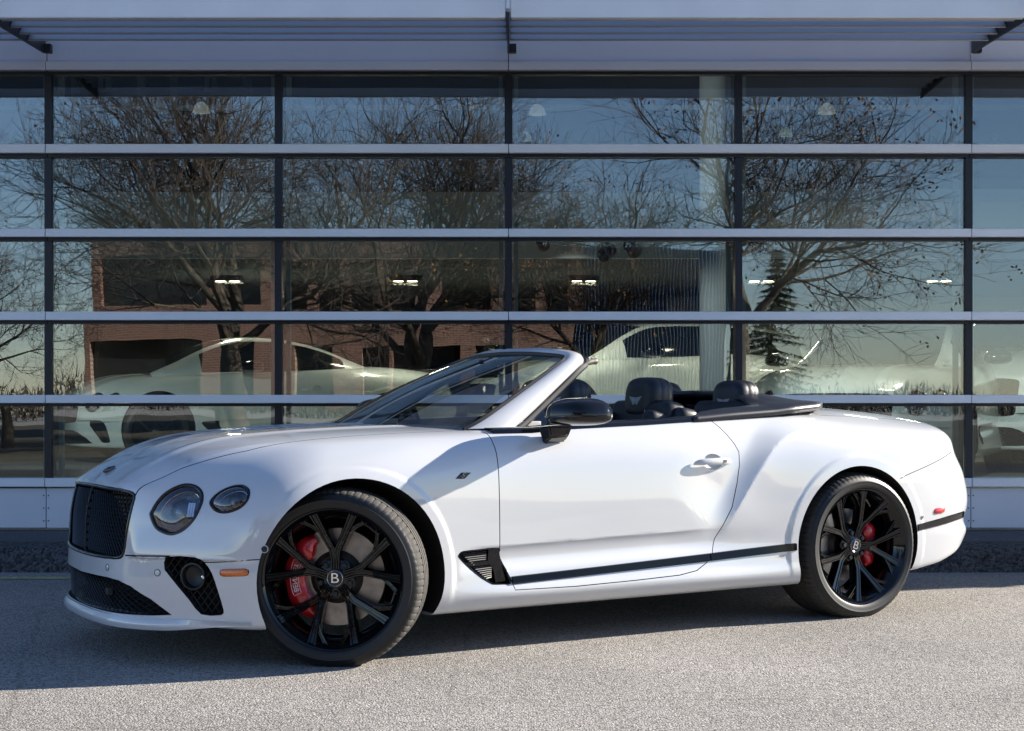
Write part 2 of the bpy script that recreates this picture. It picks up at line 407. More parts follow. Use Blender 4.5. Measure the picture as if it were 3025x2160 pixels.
def set_normals(me):
    """smooth, exact surface normals where a face lies on the body surface"""
    n = len(me.vertices); co = np.empty(n * 3); me.vertices.foreach_get('co', co); co = co.reshape(-1, 3); p = co * np.array([1, -1, 1])
    f = np.abs(Fbody(*p.T)); g = grad(p); g[:, 1] *= -1; g /= np.maximum(np.linalg.norm(g, axis=1), 1e-6)[:, None]
    nl = len(me.loops); lv = np.empty(nl, np.int32); me.loops.foreach_get('vertex_index', lv)
    npoly = len(me.polygons); fn = np.empty(npoly * 3); me.polygons.foreach_get('normal', fn); fn = fn.reshape(-1, 3)
    lt_ = np.empty(npoly, np.int32); me.polygons.foreach_get('loop_total', lt_); fl = np.repeat(np.arange(npoly), lt_)
    gl = g[lv]; fnl = fn[fl]; ok = ((gl * fnl).sum(1) > .72) & (f[lv] < .004)
    nn = np.where(ok[:, None], gl, fnl)
    me.polygons.foreach_set('use_smooth', np.ones(npoly, bool))
    me.normals_split_custom_set([tuple(v) for v in nn]); me.update()
def boolean(me, cutters, op='DIFFERENCE', solver='MANIFOLD'):
    """cutters: list of meshes, applied one after another; returns a new mesh"""
    for cme in cutters:
        a = bpy.data.objects.new('a', me); b = bpy.data.objects.new('b', cme); COL.objects.link(a); COL.objects.link(b)
        md = a.modifiers.new('b', 'BOOLEAN'); md.operation = op; md.object = b; md.solver = solver
        try: md.material_mode = 'TRANSFER'
        except Exception: pass
        dg = bpy.context.evaluated_depsgraph_get(); out = bpy.data.meshes.new_from_object(a.evaluated_get(dg))
        bpy.data.objects.remove(a); bpy.data.objects.remove(b); me = out
    return me
def cutter(V, F, m=None):
    me = bpy.data.meshes.new('cut'); me.from_pydata([tuple(v) for v in V], [], [tuple(f) for f in F]); me.update()
    bm = bmesh.new(); bm.from_mesh(me); bmesh.ops.recalc_face_normals(bm, faces=bm.faces); bm.to_mesh(me); bm.free()
    me.materials.append(M(m) if m else M('paint')); return me
# ================================================================== MAIN CAR : cuts and parts
def c3(p): return (p[0], -p[1], p[2])
def mir(p): return (p[0], -p[1], p[2])
def sn(p):
    g = grad(np.array([p], float))[0]; return Vector(g).normalized()
def pocket(loop, out_, in_, m=None, d=None, grow=0.):
    """prism through the surface along the mean normal of a surface loop (local car coords, y' outward)"""
    P = [Vector(p) for p in loop]; n = d or sum((sn(p) for p in loop), Vector((0, 0, 0))).normalized()
    if grow:
        c = sum(P, Vector((0, 0, 0))) / len(P); P = [p + (p - c).normalized() * grow for p in P]
    k = len(P); V = [p + n * out_ for p in P] + [p - n * in_ for p in P]
    F = [tuple(range(k)), tuple(range(2 * k - 1, k - 1, -1))] + [(i, k + i, k + (i + 1) % k, (i + 1) % k) for i in range(k)]
    return V, F
def both(V, F):
    """cutter meshes for the near and the far side"""
    return [cutter([c3(v) for v in V], F), cutter([c3(mir(v)) for v in V], F)]
def offset_poly(poly, d):
    P = [Vector((a, b)) for a, b in poly]; n = len(P); ar = sum(P[i].x * P[(i + 1) % n].y - P[(i + 1) % n].x * P[i].y for i in range(n)); s = 1 if ar > 0 else -1
    out = []
    for i in range(n):
        e1 = (P[i] - P[i - 1]).normalized(); e2 = (P[(i + 1) % n] - P[i]).normalized()
        nn = Vector((e1.y + e2.y, -e1.x - e2.x)).normalized() * s; out.append(P[i] + nn * d)
    return [(p.x, p.y) for p in out]

HL = [(-0.7249, 0.5538, 0.6288), (-0.7169, 0.5563, 0.6528), (-0.7018, 0.5634, 0.6818), (-0.6762, 0.5761, 0.7155), (-0.6379, 0.5959, 0.7444), (-0.5966, 0.6216, 0.7605), (-0.5631, 0.6558, 0.7558), (-0.5466, 0.6878, 0.7366), (-0.5454, 0.7089, 0.7088), (-0.5575, 0.7198, 0.6715), (-0.5835, 0.7162, 0.6196), (-0.6114, 0.6961, 0.5810), (-0.6417, 0.6686, 0.5564), (-0.6673, 0.6414, 0.5497), (-0.6920, 0.6108, 0.5591), (-0.7123, 0.5814, 0.5795)]
HS = [(-0.5325, 0.7408, 0.6814), (-0.5168, 0.7386, 0.7095), (-0.4821, 0.7533, 0.7380), (-0.4410, 0.7782, 0.7563), (-0.4109, 0.8058, 0.7586), (-0.3965, 0.8346, 0.7443), (-0.3978, 0.8513, 0.7237), (-0.4108, 0.8592, 0.6936), (-0.4370, 0.8490, 0.6654), (-0.4683, 0.8256, 0.6485), (-0.4980, 0.7978, 0.6431), (-0.5220, 0.7676, 0.6540)]
FOG = [(-0.6841, 0.6400, 0.4626), (-0.5926, 0.7431, 0.4646), (-0.5586, 0.7588, 0.4427), (-0.5372, 0.7826, 0.4033), (-0.5165, 0.8012, 0.3279), (-0.4978, 0.8138, 0.2521), (-0.5001, 0.8105, 0.2352), (-0.5127, 0.7972, 0.2288), (-0.5670, 0.7401, 0.2300), (-0.6038, 0.7030, 0.2846), (-0.6558, 0.6515, 0.3638), (-0.6758, 0.6294, 0.3964), (-0.6829, 0.6209, 0.4128)]
LOWP = [(0, .352), (.2, .356), (.33, .358), (.42, .352), (.49, .333), (.573, .284), (.64, .222), (.58, .216), (.45, .213), (.3, .210), (.12, .208), (0, .208)]
GRP = [(0, .733), (.2, .731), (.36, .727), (.44, .721), (.470, .712), (.478, .695), (.474, .64), (.468, .58), (.455, .49), (.446, .462), (.43, .447), (.38, .440), (.2, .434), (0, .432)]
VENT = [(.5091, .4336), (.5166, .4429), (.5335, .4501), (.6169, .4547), (.7145, .4573), (.718, .435), (.7265, .4064), (.744, .3646), (.756, .3347), (.764, .2986), (.7238, .2988), (.6823, .3004), (.6642, .3063), (.6135, .3369), (.5772, .3649), (.5408, .3961), (.5147, .4235)]
DOOR = [(.718, 1.2), (.718, .965), (.715, .917), (.718, .786), (.719, .465), (.725, .413), (.744, .366), (.767, .325), (.784, .272), (1.099, .269), (1.427, .276), (1.684, .285), (1.79, .30), (1.852, .332), (1.892, .373), (1.915, .443), (1.96, .506), (2.015, .59), (2.056, .704), (2.079, .79), (2.084, .855), (2.065, .895), (2.029, .942), (1.97, 1.005), (1.94, 1.2)]
HOODP = [(-.80, 0), (-.795, .25), (-.78, .42), (-.762, .468), (-.70, .5), (-.65, .53), (-.59, .555), (-.53, .582), (-.335, .65), (-.11, .69), (.2, .715), (.5, .73), (.60, .735), (.60, 0)]
BOOTP = [(2.72, 0), (2.72, .70), (2.74, .775), (2.80, .772), (3.0, .755), (3.4, .725), (3.7, .70), (3.86, .66), (3.90, .5), (3.92, 0)]

def fine2(p, n=5): return [(v[0], v[1]) for v in smooth_poly([(a, b, 0) for a, b in p], n)]
def cyl_cut(x, z, r, ya, yb):
    n = 72; poly = [(x + r * cos(2 * pi * i / n), z + r * sin(2 * pi * i / n)) for i in range(n)]
    return extrude_poly(poly, ya, yb, lambda a, b, d: (a, d, b))
def sym2(p): return list(p) + [(-a, b) for a, b in p[::-1] if abs(a) > 1e-6]

raw = build_body_mesh(); raw.materials.append(M('paint'))
cuts = []
cuts += both(*cyl_cut(WF[0], WF[1], .416, .46, 1.2)); cuts += both(*cyl_cut(WR[0], WR[1], .412, .55, 1.2))
ck = [(.60, .0), (.62, .3), (.68, .62), (.74, .71), (.90, .775), (1.2, .805), (1.85, .805), (2.1, .76), (2.35, .70), (2.5, .60), (2.56, .3), (2.56, 0)]
ckp = ck + [(a, -b) for a, b in ck[::-1] if b > 1e-6]
cock = (cutter(*extrude_poly(ckp, .42, 1.3, lambda a, b, d: (a, b, d))))
grp = [(a, b) for a, b in GRP]; gfull = sym2(grp)
cuts.append(cutter(*extrude_poly(gfull, -1.1, -.70, lambda a, b, d: (d, a, b))))
cuts.append(cutter(*extrude_poly(sym2(LOWP), -1.1, -.60, lambda a, b, d: (d, a, b))))
HLf = smooth_poly(HL, 3); HSf = smooth_poly(HS, 3); FOGf = smooth_poly(FOG, 2)
cuts += both(*pocket(FOGf, .08, .10)); cuts += both(*pocket(HLf, .06, .075)); cuts += both(*pocket(HSf, .05, .06))
VENT3 = [(a, float(yside(a, b)[0]), b) for a, b in fine2(VENT, 2)]
cuts += both(*extrude_poly(fine2(VENT, 2), .925, 1.1, lambda a, b, d: (a, d, b)))
# shut lines that are only grooves: bumper joints
def groove(pts, w=.0022, depth=.010):
    """thin wall along a surface polyline"""
    P = smooth_poly(pts, 4, closed=False); V = []; k = len(P); F = []
    for i, p in enumerate(P):
        n = sn(p); t = (P[min(i + 1, k - 1)] - P[max(i - 1, 0)]).normalized(); b = n.cross(t).normalized()
        V += [p + n * .02 + b * w, p + n * .02 - b * w, p - n * depth - b * w, p - n * depth + b * w]
    for i in range(k - 1):
        for j in range(4): F.append((4 * i + j, 4 * i + (j + 1) % 4, 4 * i + 4 + (j + 1) % 4, 4 * i + 4 + j))
    F += [(3, 2, 1, 0), tuple(4 * (k - 1) + j for j in range(4))]
    return V, F
def onside(pts): return [(a, float(yside(a, b)[0]), b) for a, b in pts]
cuts += both(*groove(onside([(3.10, .702), (3.18, .7246), (3.32, .7608), (3.46, .799), (3.56, .83)])))
fb = [(-.50, .8130, .4475), (-.4951, .8174, .4471), (-.4049, .8964, .4579), (-.3647, .9193, .4612), (-.345, .925, .463)]
cuts += both(*groove([(float(xnose(y, z)[0]), y, z) for x, y, z in [(0, .755, .443), (0, .8174, .4471), (0, .8964, .4579), (0, .925, .4612)]]))
cuts += both(*groove([(float(xnose(y, z)[0]), y, z) for x, y, z in [(0, .45, .458), (0, .557, .4625), (0, .655, .4655)]], .003))
# door handle cup
hcup = (1.918, float(yside(1.918, .812)[0]) + .006, .812)
bm = bmesh.new(); bmesh.ops.create_uvsphere(bm, u_segments=32, v_segments=16, radius=1, matrix=Matrix.Translation(c3(hcup)) @ Matrix.Diagonal((.062, .030, .040, 1)))
cme = bm_mesh('cup', bm); cuts.append(cme)
bm = bmesh.new(); bmesh.ops.create_uvsphere(bm, u_segments=32, v_segments=16, radius=1, matrix=Matrix.Translation(hcup) @ Matrix.Diagonal((.062, .030, .040, 1)))
cuts.append(bm_mesh('cup', bm))
coupe_cuts = list(cuts); raw2 = raw.copy()
B2 = boolean(raw, cuts + [cock])
def prism_xz(poly, ya=.60, yb=1.3): return extrude_poly(poly, ya, yb, lambda a, b, d: (a, d, b))
def prism_xy(poly, za, zb=1.3): return extrude_poly(poly, za, zb, lambda a, b, d: (a, b, d))
fullxy = lambda p: p + [(a, -b) for a, b in p[::-1] if b > 1e-6]
dn, df_ = both(*prism_xz(DOOR)); hd = cutter(*prism_xy(fullxy(HOODP), .66)); bt = cutter(*prism_xy(fullxy(BOOTP), .93))
door_n = boolean(B2.copy(), [dn], 'INTERSECT'); door_f = boolean(B2.copy(), [df_], 'INTERSECT')
hood = boolean(B2.copy(), [hd], 'INTERSECT'); boot = boolean(B2.copy(), [bt], 'INTERSECT')
G_ = .0042
body = boolean(B2, both(*prism_xz(offset_poly(DOOR, G_))) + [cutter(*prism_xy(offset_poly(fullxy(HOODP), G_), .655)), cutter(*prism_xy(offset_poly(fullxy(BOOTP), G_), .925))])
def finish(me, inner='well_black', keep=None):
    me.materials.clear(); me.materials.append(M('paint')); me.materials.append(M(inner))
    n = len(me.polygons); ce = np.empty(n * 3); me.polygons.foreach_get('center', ce); ce = ce.reshape(-1, 3) * np.array([1, -1, 1])
    f = np.abs(Fbody(*ce.T)); mi = (f > .0035).astype(np.int32)
    d = (np.abs(ce[:, 0] - hcup[0]) < .075) & (np.abs(ce[:, 2] - hcup[2]) < .05) & (np.abs(ce[:, 1]) > .87); mi[d] = 0
    me.polygons.foreach_set('material_index', mi); set_normals(me)

car = empty('convertible_car', (-1.15918, 7.08351, 0), .533355)
tag(car, 'white open convertible with black wheels, grille and mirrors parked on the asphalt', 'car')
for me in (body, door_n, door_f, hood, boot): finish(me)
link('body', body, None, car)
door = link('door', door_n, None, car); link('door', door_f, None, car)
link('hood', hood, None, car); link('boot_lid', boot, None, car)

# ---- surface-following strips
def strip(path_t, path_b, off=.006, thick=.010, n=None):
    """solid strip between two surface polylines (x,y',z), raised by off"""
    V = []; F = []; k = len(path_t)
    for a, b in zip(path_t, path_b):
        a = Vector(a); b = Vector(b); na = sn(a); nb = sn(b); m_ = (a + b) / 2; m_ = m_
        V += [a + na * .001, a + na * off + (b - a) * .10, b + nb * off + (a - b) * .10, b + nb * .001, b - nb * thick, a - na * thick]
    for i in range(k - 1):
        for j in range(6): F.append((6 * i + j, 6 * i + (j + 1) % 6, 6 * i + 6 + (j + 1) % 6, 6 * i + 6 + j))
    F += [tuple(range(5, -1, -1)), tuple(6 * (k - 1) + j for j in range(6))]
    return [c3(v) for v in V], F
def trim_z(x): return np.interp(x, [.765, 1.254, 1.885, 2.386], [.329, .348, .375, .400]), np.interp(x, [.765, 1.254, 1.885, 2.386], [.294, .313, .337, .362])
def trim(xa, xb, par, flip=False):
    xs = np.linspace(xa, xb, 28); T = []; Bq = []
    for x in xs:
        a, b = trim_z(x); T.append((x, float(yside(x, a)[0]), float(a))); Bq.append((x, float(yside(x, b)[0]), float(b)))
    V, F = strip(T, Bq, .009)
    if flip: V = [(x, -y, z) for x, y, z in V]
    o = link('side_trim', mesh('side_trim', V, F, True, 30), 'trim_black', par); return o
trim(.772, 1.872, door); trim(1.879, 2.40, car); trim(.772, 1.872, car, True)
# rear bumper blade
xs = [3.235, 3.30, 3.37, 3.43, 3.50, 3.56, 3.61, 3.66]
T = onside([(x, np.interp(x, [3.235, 3.37, 3.5, 3.58, 3.66], [.458, .4736, .4912, .501, .508])) for x in xs]); Bq = onside([(x, np.interp(x, [3.235, 3.37, 3.5, 3.58, 3.66], [.422, .436, .450, .462, .470])) for x in xs])
V, F = strip(T, Bq, .007); link('bumper_blade', mesh('bumper_blade', V, F, True, 30), 'gloss_black', car)

# ---- belt cap along the door tops (black)
def belt(xa, xb, par, n=26):
    xs = np.linspace(xa, xb, n); V = []; F = []
    for x in xs:
        z = float(np.interp(x, [.74, .95, 1.086, 1.533, 1.97, 2.42, 2.75], [.957, .960, .972, .988, 1.008, 1.028, 1.042])); y = float(yside(x, z)[0])
        yi = float(np.interp(x, [.74, .9, 1.2, 1.85, 2.1, 2.35, 2.75], [.70, .77, .80, .80, .755, .72, .70]))
        zo = z + .024
        V += [(x, y + .004, z), (x, y - .002, z + .016), (x, y - .014, zo), (x, yi - .004, zo + .003), (x, yi - .006, z - .09), (x, yi + .05, z - .10), (x, y - .03, z - .03)]
    k = len(xs)
    for i in range(k - 1):
        for j in range(7): F.append((7 * i + j, 7 * i + (j + 1) % 7, 7 * i + 7 + (j + 1) % 7, 7 * i + 7 + j))
    F += [tuple(range(6, -1, -1)), tuple(7 * (k - 1) + j for j in range(7))]
    return V, F
V, F = belt(.745, 1.955, door); link('belt_trim', mesh('belt_trim', [c3(v) for v in V], F, True, 35), 'gloss_black', door)
V, F = belt(1.965, 2.72, car); link('belt_trim', mesh('belt_trim', [c3(v) for v in V], F, True, 35), 'gloss_black', car)
V, F = belt(.745, 2.72, car, 40); link('belt_trim', mesh('belt_trim', V, F, True, 35), 'gloss_black', car)

# ---- grille: frame, mesh, centre bar
def nose_pt(y, z, off=0.):
    a = abs(y); e = .012; x = float(xnose(a, z)[0]); dy = float(xnose(a + e, z)[0] - xnose(max(a - e, 0), z)[0]) / (a + e - max(a - e, 0))
    n = Vector((-1, dy, 0)).normalized(); q = Vector((x, a, z)) - n * off; return (q.x, math.copysign(q.y, y), q.z)
def ring_loop(poly, off, shrink=0.):
    out = []
    for a, b in poly:
        out.append(nose_pt(a, b, off))
    return out
def closed_tube(pts, r, n=8):
    V, F = tube(list(pts) + [pts[0]], r, n, caps=False); return V, F
gl = ring_loop([(a * .985, .583 + (b - .583) * .985) for a, b in fine2(sym2(GRP), 2)], .004)
V, F = closed_tube([c3(p) for p in gl], .0085); gr = link('grille', mesh('grille', V, F, True, 60), 'gloss_black', car)
def inpoly(a, b, poly):
    c = False; j = len(poly) - 1
    for i in range(len(poly)):
        (xi, yi), (xj, yj) = poly[i], poly[j]
        if (yi > b) != (yj > b) and a < (xj - xi) * (b - yi) / (yj - yi) + xi: c = not c
        j = i
    return c
def lattice(poly, mapf, pitch, slope, r, seg=.02, hole=None):
    """two crossing families of thin bars clipped to a polygon"""
    parts = []; amin = min(a for a, b in poly); amax = max(a for a, b in poly); bmin = min(b for a, b in poly); bmax = max(b for a, b in poly)
    span = (bmax - bmin) / slope
    for sgn in (1, -1):
        c = amin - span
        while c < amax + span:
            run = []; b = bmin
            while b <= bmax + 1e-6:
                a = c + (b - bmin) / slope if sgn > 0 else c + span - (b - bmin) / slope
                if inpoly(a, b, poly) and not (hole and (a - hole[0]) ** 2 + (b - hole[1]) ** 2 < hole[2] ** 2): run.append((a, b))
                else:
                    if len(run) > 1: parts.append(tube([mapf(*q, sgn) for q in run], r, 4))
                    run = []
                b += seg
            if len(run) > 1: parts.append(tube([mapf(*q, sgn) for q in run], r, 4))
            c += pitch
    return join_vf(parts)
V, F = lattice(sym2(GRP), lambda a, b, s: c3(nose_pt(a, b, .022 + .002 * s)), .026, 1.35, .0032, .016)
GRILLE_MESH = mesh('grille_mesh', V, F); link('grille_mesh', GRILLE_MESH, 'gloss_black', gr)
V, F = tube([c3(nose_pt(0.0005, b, .010)) for b in np.linspace(.437, .728, 14)], .004, 6); link('centre_bar', mesh('centre_bar', V, F, True), 'satin_black', gr)
V, F = lattice(sym2(LOWP), lambda a, b, s: c3(nose_pt(a, b, .020 + .002 * s)), .040, .62, .0028, .008)
LOWER_MESH = mesh('lower_grille', V, F); lg = link('lower_grille', LOWER_MESH, 'satin_black', car)
bm = bmesh.new(); add_box(bm, (-.853 + .02, -.34, .30), (.02, .035, .028)); link('radar_sensor', bm_mesh('radar', bm), 'plastic_black', car)
# fog intake mesh + lamp, built in a frame on the surface
def frame_at(loop):
    c = sum((Vector(p) for p in loop), Vector((0, 0, 0))) / len(loop); n = sum((sn(p) for p in loop), Vector((0, 0, 0))).normalized()
    u = Vector((0, 0, 1)).cross(n).normalized(); v = n.cross(u); return c, u, v, n
for side in (1, -1):
    c, u, v, n = frame_at(FOG); mp = (lambda p: c3(p)) if side > 0 else (lambda p: c3(mir(p)))
    loop2 = [((Vector(p) - c).dot(u), (Vector(p) - c).dot(v)) for p in FOG]
    dz_ = [(Vector(p) - c).dot(n) for p in FOG]
    V, F = lattice(loop2, lambda a, b, s: mp(c + u * a + v * b - n * (.024 + .002 * s)), .034, 1.3, .0025, .008, (.024, .036, .056))
    fg = link('fog_intake_mesh', mesh('fog_mesh', V, F), 'satin_black', car)
    # round fog lamp pod
    pc = c + u * .024 + v * .036 - n * .020
    prof = [(.001, -.03), (.030, -.028), (.044, -.02), (.047, .006), (.050, .010), (.056, .009), (.058, .002), (.058, -.05)]
    Vl, Fl = lathe(prof, 36); Vm = [mp(pc + u * x + v * z + n * y) for x, y, z in Vl]
    link('fog_lamp', mesh('fog_lamp', Vm, Fl, True, 50), 'satin_black', car)
    pl = pc - u * .052 + n * .012
    Vl, Fl = lathe([(.0, .010), (.007, .008), (.010, .002), (.010, -.01)], 16); link('fog_sensor', mesh('fs', [mp(pl + u * x + v * z + n * y) for x, y, z in Vl], Fl, True), 'chrome', fg)

# ---- headlights
def lamp(loop, name, side, bez=.015):
    mp = (lambda p: c3(p)) if side > 0 else (lambda p: c3(mir(p)))
    c, u, v, n = frame_at(loop); k = len(loop)
    rings = []
    def ring(s, d): return [c + (Vector(p) - c) * s - n * d for p in loop]
    R = sum((Vector(p) - c).length for p in loop) / k
    def loft(rs, close=False):
        V = [mp(p) for r in rs for p in r]; F = []
        for i in range(len(rs) - 1):
            for j in range(k): F.append((i * k + j, i * k + (j + 1) % k, (i + 1) * k + (j + 1) % k, (i + 1) * k + j))
        if close: F.append(tuple((len(rs) - 1) * k + j for j in range(k)))
        return V, F
    bs = 1 - bez / R
    V, F = loft([ring(1.005, .008), ring(1.0, -.002), ring((1 + bs) / 2, -.005), ring(bs, -.001), ring(bs - .02, .012), ring(bs - .04, .03), ring(bs - .06, .055)])
    h = link(name, mesh(name, V, F, True, 60), 'gloss_black', car)
    V, F = loft([ring(bs - .04, .030), ring(bs - .12, .046), ring(bs - .3, .054), ring(.3, .056), ring(.02, .056)], True)
    link('reflector', mesh('reflector', V, F, True, 50), mat('lamp_bowl', (.10, .11, .13), .14, .9, bump=(70, .8, .006)), h)
    # projector barrel with its own small lens
    def sub(cu, cv, r, d0):
        cc = c + u * cu + v * cv
        Vl, Fl = lathe([(r * 1.25, -.052), (r * 1.22, -d0), (r * 1.05, -d0 + .004), (r, -d0 - .006)], 28)
        link('projector', mesh('projector', [mp(cc + u * x + v * z + n * y) for x, y, z in Vl], Fl, True, 40), mat('dark_chrome', (.10, .10, .11), .15, 1.), h)
        Vl, Fl = lathe([(r, -d0 - .006), (r * .8, -d0 + .003), (r * .45, -d0 + .009), (.001, -d0 + .011)], 28)
        link('projector_lens', mesh('projector_lens', [mp(cc + u * x + v * z + n * y) for x, y, z in Vl], Fl, True, 60), mat('lens_solid', (.03, .035, .045), .04, 0, 1.), h)
    sub(-R * .05, R * .02, R * .36, .030)
    if R > .09:   # upright daytime-light block beside the projector
        for i_ in range(3):
            q0 = c + u * (-R * .42 - .011 * i_) + v * (R * .02); V = [mp(q0 + u * a + v * b - n * d_) for d_ in (.034, .016) for a, b in ((-.0045, -.030), (.0045, -.030), (.0045, .030), (-.0045, .030))]
            link('light_block', mesh('light_block', V, [(0, 1, 2, 3), (7, 6, 5, 4), (0, 1, 5, 4), (1, 2, 6, 5), (2, 3, 7, 6), (3, 0, 4, 7)]), mat('lamp_white', (.7, .75, .8), .15, .5), h)
    # chrome rim ring inside
    V, F = closed_tube([mp(p) for p in ring(bs - .13, .030)], .0022, 6); link('rim_ring', mesh('rim_ring', V, F, True), 'chrome', h)
    V, F = loft([ring(bs + .005, .001), ring(.72, -.010), ring(.45, -.015), ring(.2, -.0175), ring(.02, -.018)], True)
    link('lens', mesh('lens', V, F, True, 80), 'lens_clear', h)
    return h
for sd in (1, -1):
    lamp(HLf, 'headlight', sd, .014); lamp(HSf, 'outer_headlight', sd, .011)

# ---- front lip
ys = list(np.linspace(0, .9, 40)); V = []; F = []
pl_ = [(float(xnose(y, .24)[0]), y) for y in ys]
full = [(-1, a, b) for a, b in pl_[:0:-1]] + [(1, a, b) for a, b in pl_]
P2 = [(a, s * b) for s, a, b in full]; k = len(P2)
for i, (a, b) in enumerate(P2):
    t = Vector((P2[min(i + 1, k - 1)][0] - P2[max(i - 1, 0)][0], P2[min(i + 1, k - 1)][1] - P2[max(i - 1, 0)][1])).normalized(); nn = Vector((-t.y, t.x))
    if nn.x > 0 and abs(b) < .5: nn = -nn
    w = 1 - float(sstep(abs(b), .60, .86)); o = .026 * w - .006; zo = .026 * (1 - w)
    V += [(a - nn.x * .05, b - nn.y * .05, .172 + zo), (a + nn.x * o * .7, b + nn.y * o * .7, .158 + zo), (a + nn.x * o, b + nn.y * o, .172 + zo * .6), (a + nn.x * o * .96, b + nn.y * o * .96, .188), (a + nn.x * .008, b + nn.y * .008, .205), (a - nn.x * .06, b - nn.y * .06, .2145)]
for i in range(k - 1):
    for j in range(6): F.append((6 * i + j, 6 * i + (j + 1) % 6, 6 * i + 6 + (j + 1) % 6, 6 * i + 6 + j))
F += [tuple(range(5, -1, -1)), tuple(6 * (k - 1) + j for j in range(6))]
link('front_lip', mesh('front_lip', [c3(v) for v in V], F, True, 32), 'paint', car)

# ---- side vent insert
V, F = closed_tube([c3((x, y - .003, z)) for x, y, z in VENT3], .005, 6); vt = link('side_vent', mesh('side_vent', V, F, True, 60), 'gloss_black', car)
for i in range(7):
    z = .441 - i * .0085; xa = .530 + max(0, (.437 - z)) * 1.15; o = link('vent_slat', mesh('vs', *tube([c3((xa, .957, z - .001)), c3((.655 + i * .0, .948, z + .003))], .0022, 6)), mat('slat_grey', (.22, .21, .20), .35, .3) if i > 1 else 'gloss_black', vt)
for i in range(7):
    z = .378 - i * .0085; xa = .575 + (.385 - z) * 1.25; o = link('vent_slat', mesh('vs', *tube([c3((xa, .960, z - .001)), c3((.680, .950, z + .003))], .0022, 6)), mat('slat_grey') if i > 0 else 'gloss_black', vt)
V, F = extrude_poly([(.545, .400), (.725, .405), (.73, .388), (.57, .383)], .935, .958, lambda a, b, d: c3((a, d, b))); link('vent_divider', mesh('vd', V, F), 'gloss_black', vt)
V, F = extrude_poly([(.665, .452), (.715, .453), (.727, .400), (.757, .31), (.70, .305), (.69, .36), (.66, .40)], .934, .952, lambda a, b, d: c3((a, d, b))); link('vent_panel', mesh('vp', V, F), 'gloss_black', vt)

# ---- marker lamps, sensors, badge
def pad(loop, name, m, h=.006, par=car):
    c, u, v, n = frame_at(loop); k = len(loop); P = [Vector(p) for p in loop]
    V = [p - n * .004 for p in P] + [p + n * h * .6 for p in P] + [c + (p - c) * .88 + n * h for p in P]
    F = [(i, (i + 1) % k, k + (i + 1) % k, k + i) for i in range(k)] + [(k + i, k + (i + 1) % k, 2 * k + (i + 1) % k, 2 * k + i) for i in range(k)] + [tuple(range(2 * k, 3 * k))]
    return link(name, mesh(name, [c3(q) for q in V], F, True, 50), m, par)
MARK = [(-0.5096, 0.8109, 0.4036), (-0.5081, 0.8122, 0.4140), (-0.4972, 0.8233, 0.4183), (-0.4357, 0.8855, 0.4227), (-0.4247, 0.8961, 0.4174), (-0.4233, 0.8976, 0.4080), (-0.4266, 0.8946, 0.3975), (-0.4394, 0.8823, 0.3932), (-0.4973, 0.8235, 0.3889), (-0.5074, 0.8131, 0.3927)]
cm = sum((Vector(p) for p in MARK), Vector()) / len(MARK)
pad([cm + (Vector(p) - cm) * Vector((1, 1, 1)).length / sqrt(3) * 1.06 for p in MARK], 'marker_surround', 'gloss_black', .003); pad(MARK, 'side_marker_lamp', 'orange_lens', .007)
RM = [(3.37, .9636, .5254), (3.3847, .962, .5351), (3.4455, .9541, .5381), (3.4581, .9522, .5338), (3.4588, .9515, .5167), (3.4467, .953, .5097), (3.3857, .961, .5059), (3.3736, .9626, .5083)]
pad(onside([(a, c) for a, b, c in RM]), 'rear_side_marker', 'red_lens', .006)
def disc_on(p, r, name, m, h=.004, ring=None):
    p = Vector(p); n = sn(p); u = Vector((0, 0, 1)).cross(n).normalized(); v = n.cross(u)
    Vl, Fl = lathe([(r, -.003), (r, h * .6), (r * .8, h), (.0005, h)], 20); o = link(name, mesh(name, [c3(p + u * x + v * z + n * y) for x, y, z in Vl], Fl, True, 50), m, car)
    if ring:
        V, F = closed_tube([c3(p + (u * cos(t) + v * sin(t)) * r * 1.1 + n * .001) for t in np.linspace(0, 2 * pi, 20, endpoint=False)], .0016, 6)
        link('sensor_ring', mesh('sr', V, F, True), ring, o)
disc_on((float(xnose(.325, .398)[0]), .325, .398), .012, 'parking_sensor', 'paint', .002, 'satin_black')
disc_on((float(xnose(.597, .394)[0]), .597, .394), .012, 'parking_sensor', 'paint', .002, 'satin_black')
disc_on(onside([(-.368, .503)])[0], .013, 'parking_sensor', 'satin_black', .003, 'paint')
disc_on(onside([(3.272, .4944)])[0], .010, 'parking_sensor', 'satin_black', .002, 'paint')
# S badge on the wing
SBq = [(.4954, .7664), (.5255, .7924), (.5749, .7912), (.5406, .7652)]
bd = pad(onside(SBq), 'wing_badge', 'gloss_black', .002)
me = text_mesh('S', .030, .0006); n = sn(onside([(.535, .779)])[0]); pS = Vector(onside([(.535, .779)])[0]) + n * .0032
ux = Vector((1, 0, 0)); 
for v_ in me.vertices:
    q = pS + Vector((1, 0, 0)) * (v_.co.x * 1.3 + v_.co.y * .5) + Vector((0, 0, 1)) * v_.co.y + n * v_.co.z; v_.co = c3(q)
link('letter', me, 'chrome', bd)

